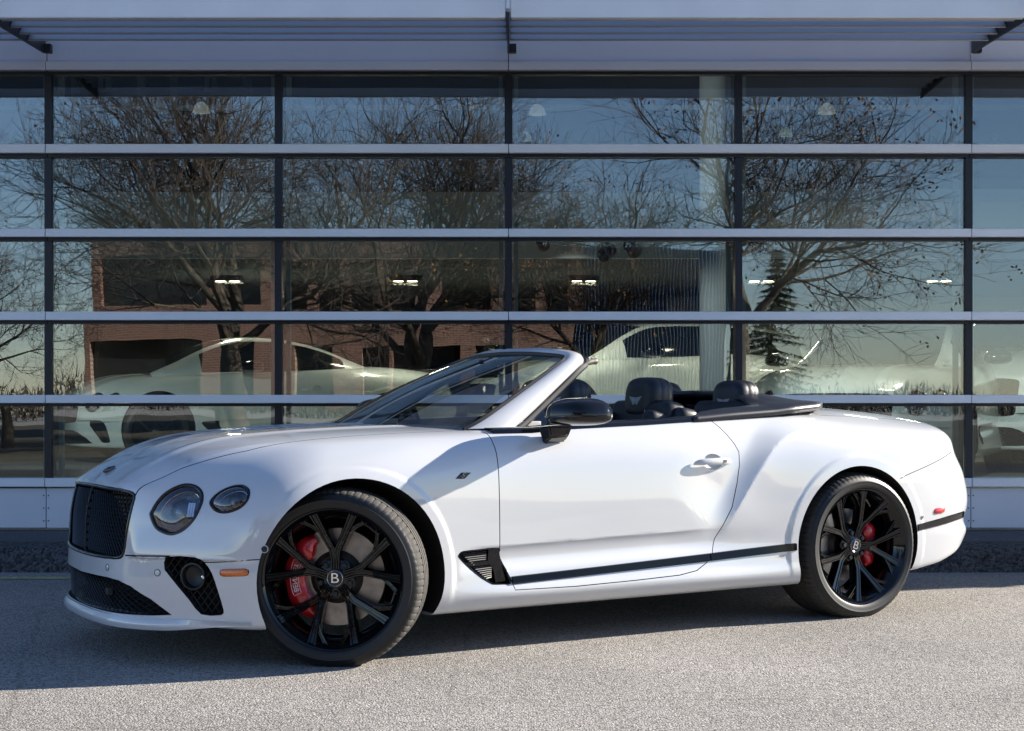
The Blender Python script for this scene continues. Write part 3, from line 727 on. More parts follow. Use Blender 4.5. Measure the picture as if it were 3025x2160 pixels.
# ---- door handle
hp = [(1.79, .803), (1.81, .812), (1.86, .813), (1.90, .813), (1.95, .815), (2.0, .813), (2.03, .808)]
V = []; F = []; NN = 14
for i, (x, z) in enumerate(hp):
    y = float(yside(x, z)[0]); t = i / (len(hp) - 1); bow = .030 * sin(pi * min(1, max(0, t))) ** .6 + .004; hz = [.006, .014, .017, .017, .018, .018, .008][i]; ty_ = [.004, .008, .010, .010, .011, .010, .004][i]
    for j in range(NN):
        a = 2 * pi * j / NN; V.append(c3((x, y + bow + ty_ * cos(a), z + hz * sin(a) * (1 if abs(sin(a)) < .9 else 1))))
for i in range(len(hp) - 1):
    for j in range(NN): F.append((i * NN + j, i * NN + (j + 1) % NN, (i + 1) * NN + (j + 1) % NN, (i + 1) * NN + j))
F += [tuple(range(NN - 1, -1, -1)), tuple((len(hp) - 1) * NN + j for j in range(NN))]
dh = link('door_handle', mesh('door_handle', V, F, True, 60), 'paint', door)
md = dh.modifiers.new('s', 'SUBSURF'); md.levels = 1; md.render_levels = 2
yk_ = float(yside(1.965, .815)[0]) + .0405
bm = bmesh.new(); add_box(bm, c3((1.962, yk_, .815)), (.020, .004, .014)); o = link('lock_cover', bm_mesh('lock', bm), 'chrome', door)

# ---- windscreen frame and glass
def cr3(pts, n): return smooth_poly(pts, n, closed=False)
Gp = [(.66, .742, .975), (.78, .732, 1.03), (1.04, .660, 1.166), (1.22, .608, 1.262), (1.305, .570, 1.305), (1.325, .48, 1.324), (1.29, .25, 1.341), (1.275, 0, 1.345)]
Rp = [(.86, .79, .965), (.965, .755, 1.02), (1.175, .682, 1.155), (1.335, .628, 1.262), (1.405, .585, 1.305), (1.415, .50, 1.338), (1.385, .25, 1.360), (1.37, 0, 1.365)]
Gf, Rf = cr3(Gp, 7), cr3(Rp, 7)
def frame_pts():
    Gs = Gf + [Vector(mir(p)) for p in Gf[-2::-1]]; Rs = Rf + [Vector(mir(p)) for p in Rf[-2::-1]]; return Gs, Rs
Gs, Rs = frame_pts(); V = []; F = []; k = len(Gs); nr = 8
for i in range(k):
    g, r = Gs[i], Rs[i]; t = (Gs[min(i + 1, k - 1)] - Gs[max(i - 1, 0)]).normalized(); w = (r - g); nn = w.cross(t).normalized()
    ctr = Vector((1.15, 0, .9))
    if nn.dot((g + r) / 2 - ctr) < 0: nn = -nn
    th = .030; L_ = w.length
    prof = [(0, -th), (0, .0), (.12, .008), (.35, .016), (.65, .018), (.88, .010), (1, -.004), (1, -th)]
    V += [g + w * a + nn * b for a, b in prof]
for i in range(k - 1):
    for j in range(nr): F.append((nr * i + j, nr * i + (j + 1) % nr, nr * i + nr + (j + 1) % nr, nr * i + nr + j))
wf = link('windscreen_frame', mesh('windscreen_frame', [c3(v) for v in V], F, True, 50), 'paint', car)
V, F = tube([c3(p + (Gs[i] - Rs[i]).normalized() * .004) for i, p in enumerate(Gs)], .011, 6); link('glass_seal', mesh('glass_seal', V, F, True), 'satin_black', wf)
V, F = tube([c3(p + Vector((.012, 0, -.018))) for p in Rs], .013, 6); link('roof_seal', mesh('roof_seal', V, F, True), 'satin_black', wf)
# worn grey weatherstrip on the inner side of the pillar
for s_ in (1, -1):
    ws = [(1.10, .66, 1.085), (1.17, .645, 1.135), (1.28, .615, 1.205), (1.38, .585, 1.262), (1.45, .565, 1.292), (1.50, .555, 1.297)]
    V, F = tube([(x, -y * s_, z) for x, y, z in cr3(ws, 4)], [.010] * 16 + [.013] * 3 + [.016, .012], 8); link('weatherstrip', mesh('weatherstrip', V, F, True), 'seal', wf)
# glass
ns, nt_ = 25, 15; V = []; F = []
for i in range(ns):
    s_ = -1 + 2 * i / (ns - 1); a = abs(s_)
    b0 = Vector((.44 + .22 * a ** 2.2, .742 * s_, .968 + .010 * a)); 
    t0 = Vector((1.277 + .03 * a ** 2, .571 * s_, 1.342 - .037 * a ** 2.5))
    for j in range(nt_):
        t = j / (nt_ - 1); p = b0.lerp(t0, t) + Vector((-.45, 0, .89)) * .022 * sin(pi * t); V.append(c3(p))
for i in range(ns - 1):
    for j in range(nt_ - 1): F.append((i * nt_ + j, i * nt_ + j + 1, (i + 1) * nt_ + j + 1, (i + 1) * nt_ + j))
link('windscreen', mesh('windscreen', V, F, True, 80), 'car_glass', car)
# quarter light on the door: dark frame, glass
V, F = extrude_poly([(.80, .972), (1.20, 1.145), (1.185, 1.15), (.785, .985)], .73, .75, lambda a, b, d: c3((a, d - (b - .97) * .45, b)));
link('quarter_frame', mesh('qf', V, F), 'satin_black', door)
V, F = tube([c3((1.115, .735, .985)), c3((1.125, .70, 1.09))], .010, 6); link('quarter_frame', mesh('qf', V, F, True), 'satin_black', door)
V, F = extrude_poly([(.82, .985), (1.11, .985), (1.12, 1.10)], .742, .746, lambda a, b, d: c3((a, d - (b - .97) * .45, b))); link('quarter_glass', mesh('qg', V, F), 'car_glass', door)
# interior mirror
bm = bmesh.new(); add_box(bm, c3((1.20, 0, 1.255)), (.035, .22, .065)); bmesh.ops.bevel(bm, geom=bm.edges[:], offset=.014, segments=3, affect='EDGES'); link('rear_view_mirror', bm_mesh('rvm', bm, 40), 'plastic_black', car)
V, F = tube([c3((1.19, 0, 1.27)), c3((1.16, 0, 1.31))], .012, 8); link('mirror_stem', mesh('ms', V, F, True), 'plastic_black', car)

# ---- door mirrors
MIRROR_MESH = []
def door_mirror(side):
    mp = (lambda p: c3(p)) if side > 0 else (lambda p: c3(mir(p)))
    # housing: stacked rings along the lateral axis, dome above, flat below
    secs = []; nl = 17; na = 36
    for i in range(nl):
        t = i / (nl - 1); yv = .935 + .240 * t
        w = max(.0, 1 - abs(2 * t - 1) ** 3.0) ** .5
        wx = .160 * (.25 + .75 * w) * (1 - .14 * t); hu = .092 * (.15 + .85 * w) * (1 - .2 * t); hl = .044 * (.2 + .8 * w) * (1 - .1 * t)
        xc = 1.075 + .045 * t; zc = 1.032 + .006 * t
        rg = []
        for j in range(na):
            a = 2 * pi * j / na; ca, sa = cos(a), sin(a); ex = .78
            x = xc + wx * math.copysign(abs(ca) ** ex, ca) * (1.0 if ca < 0 else .66); z = zc + (hu if sa > 0 else hl) * math.copysign(abs(sa) ** ex, sa)
            rg.append(Vector((x, yv, z)))
        secs.append(rg)
    V = [mp(p) for r in secs for p in r]; F = []
    for i in range(nl - 1):
        for j in range(na): F.append((i * na + j, i * na + (j + 1) % na, (i + 1) * na + (j + 1) % na, (i + 1) * na + j))
    F += [tuple(range(na)), tuple((nl - 1) * na + j for j in range(na))]
    mme = mesh('door_mirror', V, F, True, 50); MIRROR_MESH.append(mme); mm = link('door_mirror', mme, 'gloss_black', car)
    # crease light strip, base, foot
    V, F = tube([mp((1.075 - .161 * (1 - .14 * t) * (max(.0, 1 - abs(2 * t - 1) ** 3.0) ** .5 * .75 + .25) + .045 * t, .935 + .240 * t, 1.032 + .006 * t)) for t in np.linspace(.12, .93, 20)], .003, 6)
    link('indicator_strip', mesh('ind', V, F, True), mat('dark_lens', (.02, .02, .022), .1, 0, 1.), mm)
    bm = bmesh.new()
    vs = [mp(p) for p in [(.965, .915, .905), (1.085, .915, .915), (1.10, .915, .985), (.94, .915, .985), (.975, .975, .938), (1.065, .975, .945), (1.085, .985, .992), (.955, .985, .992)]]
    b = [bm.verts.new(v) for v in vs]
    for q in ((0, 1, 2, 3), (4, 5, 6, 7), (0, 1, 5, 4), (1, 2, 6, 5), (2, 3, 7, 6), (3, 0, 4, 7)): bm.faces.new([b[i] for i in q])
    bmesh.ops.recalc_face_normals(bm, faces=bm.faces); bmesh.ops.bevel(bm, geom=bm.edges[:], offset=.008, segments=2, affect='EDGES')
    link('mirror_foot', bm_mesh('mf', bm, 40), 'gloss_black', mm)
    V, F = extrude_poly([(.955, .995), (1.10, 1.0), (1.125, 1.035), (1.105, 1.075), (1.02, 1.09), (.955, 1.06)], 1.175, 1.179, lambda a, b, d: mp((d - .004 + .0 * a, a, b)))
    link('mirror_glass', mesh('mg', V, F), 'chrome', mm)
door_mirror(1); door_mirror(-1)
# ================================================================== wheels
def wheel_parts(wid, front):
    R = .3755; hw = wid / 2
    prof = [(.283, -hw + .018), (.292, -hw + .006), (.315, -hw - .004), (.340, -hw + .000), (.360, -hw + .012), (.370, -hw + .030)]
    gr = [-.5, -.17, .17, .5]; tw = hw - .034
    for g in gr:
        c = g * tw * 1.25
        prof += [(.3755, c - .0065), (.3675, c - .004), (.3675, c + .004), (.3755, c + .0065)]
    prof += [(.370, hw - .030), (.360, hw - .012), (.348, hw - .002), (.340, hw + .000), (.333, hw + .006), (.329, hw + .0055), (.323, hw + .003), (.312, hw + .004), (.297, hw - .004), (.288, hw - .012), (.283, hw - .018)]
    n = 400; k = len(prof); V = []; F = []
    for i in range(n):
        t = 2 * pi * i / n
        for j, (r, h) in enumerate(prof):
            rr = r
            if r > .3695 and (i % 5 == 0) and (j <= 6 or j >= k - 12) : rr = r - .004
            if .357 < r < .365 and i % 5 == 0: rr = r - .003
            z = rr * sin(t)
            if z < -.3615: z = -.3615
            V.append((rr * cos(t), -h, z))
    tread_faces = []
    for i in range(n):
        for j in range(k - 1): F.append((i * k + j, i * k + j + 1, ((i + 1) % n) * k + j + 1, ((i + 1) % n) * k + j))
    tyre = mesh('tyre', V, F, True, 35); tyre.materials.append(M('rubber')); tyre.materials.append(M('tread'))
    mi = []
    for i in range(n):
        for j in range(k - 1): mi.append(1 if 4 <= j <= k - 11 else 0)
    tyre.polygons.foreach_set('material_index', mi)
    # rim barrel
    pr = [(.270, -hw + .012), (.296, -hw + .012), (.296, -hw + .02), (.262, -hw + .04), (.246, 0.0), (.250, hw - .07), (.262, hw - .045), (.272, hw - .030), (.280, hw - .022), (.286, hw - .006), (.294, hw - .001), (.2965, hw - .006), (.290, hw - .022), (.27, hw - .05)]
    V, F = lathe([(r, -h) for r, h in pr], 96); rim = mesh('rim', V, F, True, 40)
    # five forked spokes
    def bar(path, ws, hs, dep):
        V = []; F = []; k = len(path)
        for i in range(k):
            p = Vector(path[i]); t = (Vector(path[min(i + 1, k - 1)]) - Vector(path[max(i - 1, 0)])); t.z = t.z; d = Vector((t.x, 0, t.z)).normalized(); b = Vector((-d.z, 0, d.x)); w = ws[i]
            o = Vector((0, -1, 0)); 
            for a, h in ((-.5, -dep), (-.5, -.010), (-.36, .0), (-.22, .0), (-.14, -.0045), (.14, -.0045), (.22, .0), (.36, .0), (.5, -.010), (.5, -dep)):
                V.append(p + b * (a * w) + o * h)
        m = 10
        for i in range(k - 1):
            for j in range(m): F.append((i * m + j, i * m + (j + 1) % m, (i + 1) * m + (j + 1) % m, (i + 1) * m + j))
        F += [tuple(range(m - 1, -1, -1)), tuple((k - 1) * m + j for j in range(m))]
        return V, F
    def pol(r, a, h): return (r * cos(a), -h, r * sin(a))
    hh = hw - .030
    parts = []
    for s in (1, -1):
        pa = [pol(.040, pi / 2 + s * .10, hh - .038), pol(.085, pi / 2 + s * .07, hh - .036), pol(.122, pi / 2 + s * .10, hh - .030), pol(.172, pi / 2 + s * .205, hh - .016), pol(.225, pi / 2 + s * .262, hh - .004), pol(.262, pi / 2 + s * .29, hh + .006), pol(.284, pi / 2 + s * .30, hh + .014)]
        parts.append(bar(pa, [.036, .034, .033, .034, .037, .043, .050], 0, .05))
        pb = [pol(.195, pi / 2 + s * .25, hh - .014), pol(.238, pi / 2 + s * .40, hh - .008), pol(.282, pi / 2 + s * .53, hh + .002)]
        parts.append(bar(pb, [.020, .019, .024], 0, .035))
    V, F = join_vf(parts); spoke = mesh('spoke', V, F, True, 30)
    V, F = lathe([(.0, -hh + .040), (.040, -hh + .040), (.050, -hh + .043), (.078, -hh + .052), (.084, -hh + .062), (.084, -hh + .11)], 60); hub = mesh('hub', V, F, True, 40)
    V, F = lathe([(.0005, -hh + .030), (.028, -hh + .031), (.0335, -hh + .033), (.037, -hh + .036), (.037, -hh + .046)], 40); cap = mesh('hub_cap', V, F, True, 40)
    V, F = lathe([(.0005, -hh + .036), (.010, -hh + .036), (.0125, -hh + .040), (.0125, -hh + .05), (.020, -hh + .053), (.021, -hh + .058)], 12); nut = mesh('lug_nut', V, F, True, 30)
    # centre letter on a ring
    lt = text_mesh('B', .060, .0009); 
    for v in lt.vertices: v.co = Vector((v.co.x * 1.15, -hh + .0295 - v.co.z, v.co.y))
    V, F = closed_tube([(.0325 * cos(t), -hh + .031, .0325 * sin(t)) for t in np.linspace(0, 2 * pi, 40, endpoint=False)], .0012, 6); rg = mesh('cap_ring', V, F, True)
    return dict(tyre=tyre, rim=rim, spoke=spoke, hub=hub, cap=cap, nut=nut, letter=lt, ring=rg, hh=hh)
WPF = wheel_parts(.275, True); WPR = wheel_parts(.310, False)
def brake(par_loc, rz, side, front, inset):
    r = .205 if front else .185
    V, F = lathe([(.06, -.012), (.085, -.012), (.088, .02), (.112, .022), (.112, -.014), (r, -.014), (r, .020), (.10, .022)], 72)
    V = [(x, y * side, z) for x, y, z in V]
    d = link('brake_disc', mesh('brake_disc', V, F, True, 35), 'disc', car, par_loc, (0, 0, rz))
    V, F = lathe([(.112, -.016), (.090, -.034), (.03, -.036), (.0, -.036)], 48); link('disc_hat', mesh('disc_hat', [(x, y * side, z) for x, y, z in V], F, True, 35), 'disc_hat', d)
    # caliper: arc body with lobed outer face
    a0, a1 = (radians(180 - 62), radians(180 + 62)) if front else (radians(-44), radians(44)); ri, ro = (.128, .216) if front else (.115, .196)
    na = 30; V = []; F = []
    for i in range(na + 1):
        t = i / na; a = a0 + (a1 - a0) * t; e = min(t, 1 - t); tap = float(sstep(e, 0, .16)); lob = .004 * sin(t * pi * 6)
        rin = ri + (1 - tap) * .035; rout = ro - (1 - tap) * .012 + lob * .6; h0, h1 = .052, -.030; fr = .046 + .014 * tap + lob * .5
        rm = (rin + rout) / 2
        for rr, hh_ in ((rin, -h1 * 0 + .03), (rin, -fr + .010), (rin + .010, -fr), (rm, -fr - .003), (rout - .016, -fr), (rout, -fr + .016), (rout + .002, .0), (rout, .03)):
            V.append((rr * cos(a), hh_ * side, rr * sin(a)))
    m = 8
    for i in range(na):
        for j in range(m): F.append((i * m + j, i * m + (j + 1) % m, (i + 1) * m + (j + 1) % m, (i + 1) * m + j))
    F += [tuple(range(m - 1, -1, -1)), tuple(na * m + j for j in range(m))]
    cal = link('brake_caliper', mesh('brake_caliper', V, F, True, 40), 'caliper_red', car, par_loc, (0, 0, rz))
    if front and side > 0:
        me = text_mesh('BENTLEY', .030, .0008)
        rr0 = .172; yf = -.0645
        for v in me.vertices:
            a = pi + v.co.x / rr0 * -1.0; r_ = rr0 + v.co.y * -1.0
            v.co = Vector((r_ * cos(a) , yf - v.co.z, r_ * sin(a)))
        # letters run upwards along the caliper
        link('lettering', me, 'white_print', cal)
        loop = []
        for t in np.linspace(-1, 1, 22): loop.append((rr0 - .017, t * .42))
        for t in np.linspace(1, -1, 22): loop.append((rr0 + .017, t * .42))
        V, F = closed_tube([(r_ * cos(pi + a), yf + .0005, r_ * sin(pi + a)) for r_, a in loop], .0012, 5); link('lettering_outline', mesh('lo', V, F), 'white_print', cal)
STEER = radians(35)
def wheel(x, y, side, front, rot=0.):
    """side +1 = camera side (-Y)"""
    P = WPF if front else WPR
    rz = (-STEER if front else 0.)
    loc = (x, -y * side, .3615)
    rzz = rz + (0 if side > 0 else pi)
    w = link('wheel', P['rim'], 'gloss_black', car, loc, (0, rot, rzz)); w.rotation_mode = 'ZXY'
    w.rotation_mode = 'XYZ'; w.rotation_euler = (0, 0, rzz)
    def ch(name, me, m, a=0.):
        o = link(name, me, m, w); o.rotation_euler = (0, a, 0); return o
    ch('tyre', P['tyre'], None)
    for i in range(5):
        ch('spoke', P['spoke'], 'gloss_black', rot + 2 * pi * i / 5)
    ch('hub', P['hub'], 'gloss_black', 0); ch('hub_cap', P['cap'], 'satin_black')
    for i in range(5):
        a = -rot + pi / 2 + 2 * pi * (i + .5) / 5; o = link('lug_nut', P['nut'], 'satin_black', w, (.066 * cos(a), 0, .066 * sin(a)))
    ch('letter', P['letter'], 'chrome', rot); ch('cap_ring', P['ring'], 'chrome')
    brl = (loc[0], loc[1], loc[2]); off = Vector((0, .005, 0)); 
    brake((loc[0] + off.x, loc[1] + off.y * side, loc[2]), rz, side, front, 0)
wheel(0, .836, 1, True, 0.); wheel(0, .836, -1, True, .4)
wheel(2.851, .830, 1, False, radians(22)); wheel(2.851, .830, -1, False, .9)

# ================================================================== interior
def pad_box(size, bev, name, m, loc, rot=(0, 0, 0), par=car, seg=4):
    return link(name, box_mesh(name, size, bev, seg), m, par, loc, rot)
# floor, tunnel, dash
pad_box((2.0, 1.5, .04), .01, 'cabin_floor', 'cloth', (1.62, 0, .44)); pad_box((1.5, .22, .34), .04, 'centre_console', 'leather', (1.45, 0, .62))
V = []; F = []
for i in range(21):
    y = -.76 + 1.52 * i / 20; a = abs(y) / .76
    V += [(.60 + .12 * a * a, y, .955 - .012 * a), (.80 + .06 * a, y, .985 - .01 * a), (.95, y, .975 - .01 * a), (1.02, y, .93), (1.0, y, .78), (.9, y, .6)]
for i in range(20):
    for j in range(5): F.append((i * 6 + j, i * 6 + j + 1, (i + 1) * 6 + j + 1, (i + 1) * 6 + j))
link('dashboard', mesh('dashboard', V, F, True, 50), 'leather', car)
V, F = closed_tube([(1.10 + .07 * sin(t), -.37 + .185 * cos(t), .90 + .17 * sin(t)) for t in np.linspace(0, 2 * pi, 36, endpoint=False)], .014, 8); stw = link('steering_wheel', mesh('steering_wheel', V, F, True), 'leather', car)
V, F = tube([(1.10, -.37, .90), (.98, -.37, .86)], .03, 10); link('steering_column', mesh('steering_column', V, F, True), 'plastic_black', stw)
for s_ in (-1, 1):
    o = pad_box((.16, .012, .11), .005, 'speaker_grille', 'leather_light', (.98, -.745 * s_, .955))
def emblem(par, cx_, cy_, cz, nrm, up, sc):
    """winged badge: two feathered wings, oval and letter"""
    n = Vector(nrm).normalized(); r = Vector(up).cross(n).normalized(); u = n.cross(r); c = Vector((cx_, cy_, cz)); parts = []
    for s in (-1, 1):
        for i in range(7):
            t0 = i / 7; x0 = .10; x1 = .50 - .055 * i; y0 = .16 - .045 * i; y1 = .20 - .065 * i
            q = [(s * x0, y0 - .036), (s * x1, y1 - .020), (s * (x1 + .02), y1 + .012), (s * x0, y0)]
            V = [c + r * (a * sc) + u * (b * sc) + n * .0006 for a, b in q] + [c + r * (a * sc) + u * (b * sc) for a, b in q]
            parts.append((V, [(0, 1, 2, 3), (7, 6, 5, 4), (0, 1, 5, 4), (1, 2, 6, 5), (2, 3, 7, 6), (3, 0, 4, 7)]))
    lp = [c + r * (.085 * sc * cos(t)) + u * (sc * (.0 + .15 * sin(t))) + n * .0006 for t in np.linspace(0, 2 * pi, 20, endpoint=False)]
    parts.append(closed_tube(lp, sc * .018, 5))
    V, F = join_vf(parts); o = link('winged_badge', mesh('winged_badge', V, F), 'silver_thread', par)
    me = text_mesh('B', sc * .2, .0003)
    for v in me.vertices: v.co = c + r * v.co.x + u * v.co.y + n * (v.co.z + .0006)
    link('badge_letter', me, 'silver_thread', par)
def headrest(cx_, cy_, cz, w, h, par, name='headrest', face=-1, light=False, wing=True):
    """rounded cushion; face -1 looks to the front of the car"""
    ny, nz = 28, 22; V = []; F = []
    def sec(d, s):
        out = []
        for i in range(40):
            a = 2 * pi * i / 40; ca, sa = cos(a), sin(a); e = .62
            yy = w / 2 * s * math.copysign(abs(ca) ** e, ca); zz = h / 2 * s * math.copysign(abs(sa) ** e, sa)
            if sa < 0: yy *= 1 - .10 * abs(sa)
            out.append((cx_ + d + (.02 * (zz / h)), cy_ + yy, cz + zz))
        return out
    secs = [sec(-.085, .55), sec(-.080, .80), sec(-.066, .94), sec(-.045, .995), sec(-.02, 1.0), sec(-.014, .985), sec(-.008, 1.0), sec(.02, .99), sec(.026, .97), sec(.032, .98), sec(.06, .90), sec(.085, .74), sec(.10, .5)]
    V = [p for s in secs for p in s]; k = 40
    for i in range(len(secs) - 1):
        for j in range(k): F.append((i * k + j, i * k + (j + 1) % k, (i + 1) * k + (j + 1) % k, (i + 1) * k + j))
    F += [tuple(range(k - 1, -1, -1)), tuple((len(secs) - 1) * k + j for j in range(k))]
    return link(name, mesh(name, V, F, True, 60), 'leather', par)
def seat(cx_, cy_, back_h, rear=False):
    """seat cushion + backrest + headrest"""
    st = pad_box((.50, .50, .16), .06, 'seat' if not rear else 'rear_seat', 'leather', (cx_ - .25, cy_, .60))
    hz = (1.115 if not rear else 1.105); top = hz - .12
    b = link('backrest', box_mesh('backrest', (.15, .50, .62), .06, 5), 'leather', st, (.30 + .06, 0, .20), (0, radians(14), 0))
    for s_ in (-1, 1):
        link('bolster', box_mesh('bolster', (.20, .09, .5), .04, 4), 'leather', st, (.30, .21 * s_, .20), (0, radians(14), 0))
    link('stitching', mesh('stitching', *tube([(.235, -.13, .02), (.31, -.13, .46)], .002, 5)), 'silver_thread', st)
    hr = headrest(cx_ + .15 + (.06 if rear else .03), cy_, hz, .25, .222, car); hr.name = 'headrest'
    emblem(hr, cx_ + .15 + (.06 if rear else .03) - .0875, cy_, hz - .01, (-1, 0, .08), (0, 0, 1), .105)
    # shoulder bolster catching the light
    pad_box((.13, .16, .16), .05, 'shoulder_pad', 'leather', (cx_ + .20, cy_ - (.235 if cy_ < 0 else -.235), .99), (0, radians(10), 0))
for y in (-.38, .38): seat(1.76, y, 0)
for y in (-.34, .34): seat(2.33, y, 0, True)
pad_box((.10, .9, .42), .04, 'rear_bulkhead', 'leather', (2.60, 0, .86), (0, radians(8), 0))
# door inner cards
for s_ in (-1, 1):
    V = []; F = []
    for x in np.linspace(.9, 2.1, 14):
        yi = float(np.interp(x, [.74, .9, 1.2, 1.85, 2.1, 2.35], [.70, .77, .80, .80, .755, .70])) - .006
        V += [(x, s_ * yi, .97), (x, s_ * (yi - .03), .90), (x, s_ * (yi - .035), .72), (x, s_ * (yi - .02), .5)]
    for i in range(13):
        for j in range(3): F.append((4 * i + j, 4 * i + j + 1, 4 * i + 5 + j, 4 * i + 4 + j))
    link('door_card', mesh('door_card', V, F, True, 60), 'leather', car)
# tonneau: dark hump behind the seats with side wings running forward
nx, ny_ = 40, 41; V = []; F = []; idx = {}
def ton_z(x, y):
    a = abs(y); zs = float(np.interp(x, [1.88, 2.1, 2.42, 2.7, 2.95], [1.020, 1.036, 1.052, 1.062, 1.066]))
    hump = float(np.interp(x, [2.40, 2.47, 2.56, 2.66, 2.80, 2.95], [.02, .068, .078, .062, .030, .012])) * (1 - float(sstep(a, .30, .76)) * .9)
    edge = -.022 * float(sstep(a, .74, .86)); return zs + hump + edge
def yout(x): return float(np.interp(x, [1.86, 2.1, 2.5, 2.72, 2.85, 2.93, 2.97], [.862, .858, .845, .80, .68, .42, .05]))
def yin(x): return float(np.interp(x, [1.86, 1.95, 2.2, 2.38, 2.46, 2.50, 2.505], [.84, .78, .735, .66, .50, .2, 0.]))
xs = np.concatenate([np.linspace(1.86, 2.46, 20), np.linspace(2.49, 2.97, 18)])
for s_ in (-1, 1):
    V = []; F = []; m = 18
    for x in xs:
        a, b = (yin(x) if x < 2.5 else 0.), yout(x)
        for j in range(m):
            y = a + (b - a) * j / (m - 1); V.append((x, s_ * y, ton_z(x, y)))
    k = len(xs)
    for i in range(k - 1):
        for j in range(m - 1): F.append((i * m + j, i * m + j + 1, (i + 1) * m + j + 1, (i + 1) * m + j))
    o = link('tonneau_cover', mesh('tonneau_cover', V, F, True, 60), mat('tonneau', (.013, .015, .024), .38, bump=(700, .15, .0006)), car)
    md = o.modifiers.new('t', 'SOLIDIFY'); md.thickness = .03; md.offset = -1 if s_ > 0 else 1
    for pts, rr in (([(1.88, .855), (2.1, .85), (2.35, .842), (2.6, .81), (2.72, .765)], .0035), ([(2.28, .70), (2.42, .66), (2.52, .60), (2.66, .60)], .0028), ([(2.30, .71), (2.44, .745), (2.62, .735), (2.66, .61)], .0022), ([(2.70, .74), (2.78, .66), (2.83, .5), (2.85, .25), (2.86, 0)], .003), ([(2.76, .76), (2.84, .66), (2.89, .5), (2.91, .25), (2.92, 0)], .003)):
        P = [Vector((x, s_ * y, 0)) for x, y in pts]; P = smooth_poly(P, 5, closed=False)
        V, F = tube([(p.x, p.y, ton_z(p.x, p.y) + .002) for p in P], rr, 6); link('piping', mesh('piping', V, F, True), mat('pipe', (.30, .29, .28), .3, .6), o)
    bm = bmesh.new(); add_box(bm, (1.90, s_ * .845, 1.025), (.07, .03, .012)); bmesh.ops.bevel(bm, geom=bm.edges[:], offset=.004, segments=2, affect='EDGES'); link('latch_cover', bm_mesh('lc', bm, 40), 'chrome', o)
# hood badge
g = Vector((-.746, 0., .7885)); nb = sn((-.746, 0.01, .7885)); hb = link('hood_badge', mesh('hood_badge', *lathe([(.016, .0), (.014, .005), (.0, .006)], 20)), 'chrome', car, (-.750, 0, .786), (radians(-90 + 35) * 0, 0, 0))
bpy.data.objects.remove(hb)
parts = []
for s_ in (-1, 1):
    V, F = tube([(-.755, s_ * .004, .792), (-.735, s_ * .03, .800), (-.715, s_ * .06, .803)], [.008, .006, .002], 8); parts.append((V, F))
V, F = tube([(-.765, 0, .785), (-.74, 0, .800), (-.71, 0, .812)], [.004, .010, .004], 8); parts.append((V, F))
link('hood_badge', mesh('hood_badge', *join_vf(parts), True, 60), mat('dark_chrome', (.10, .10, .11), .15, 1.), car)
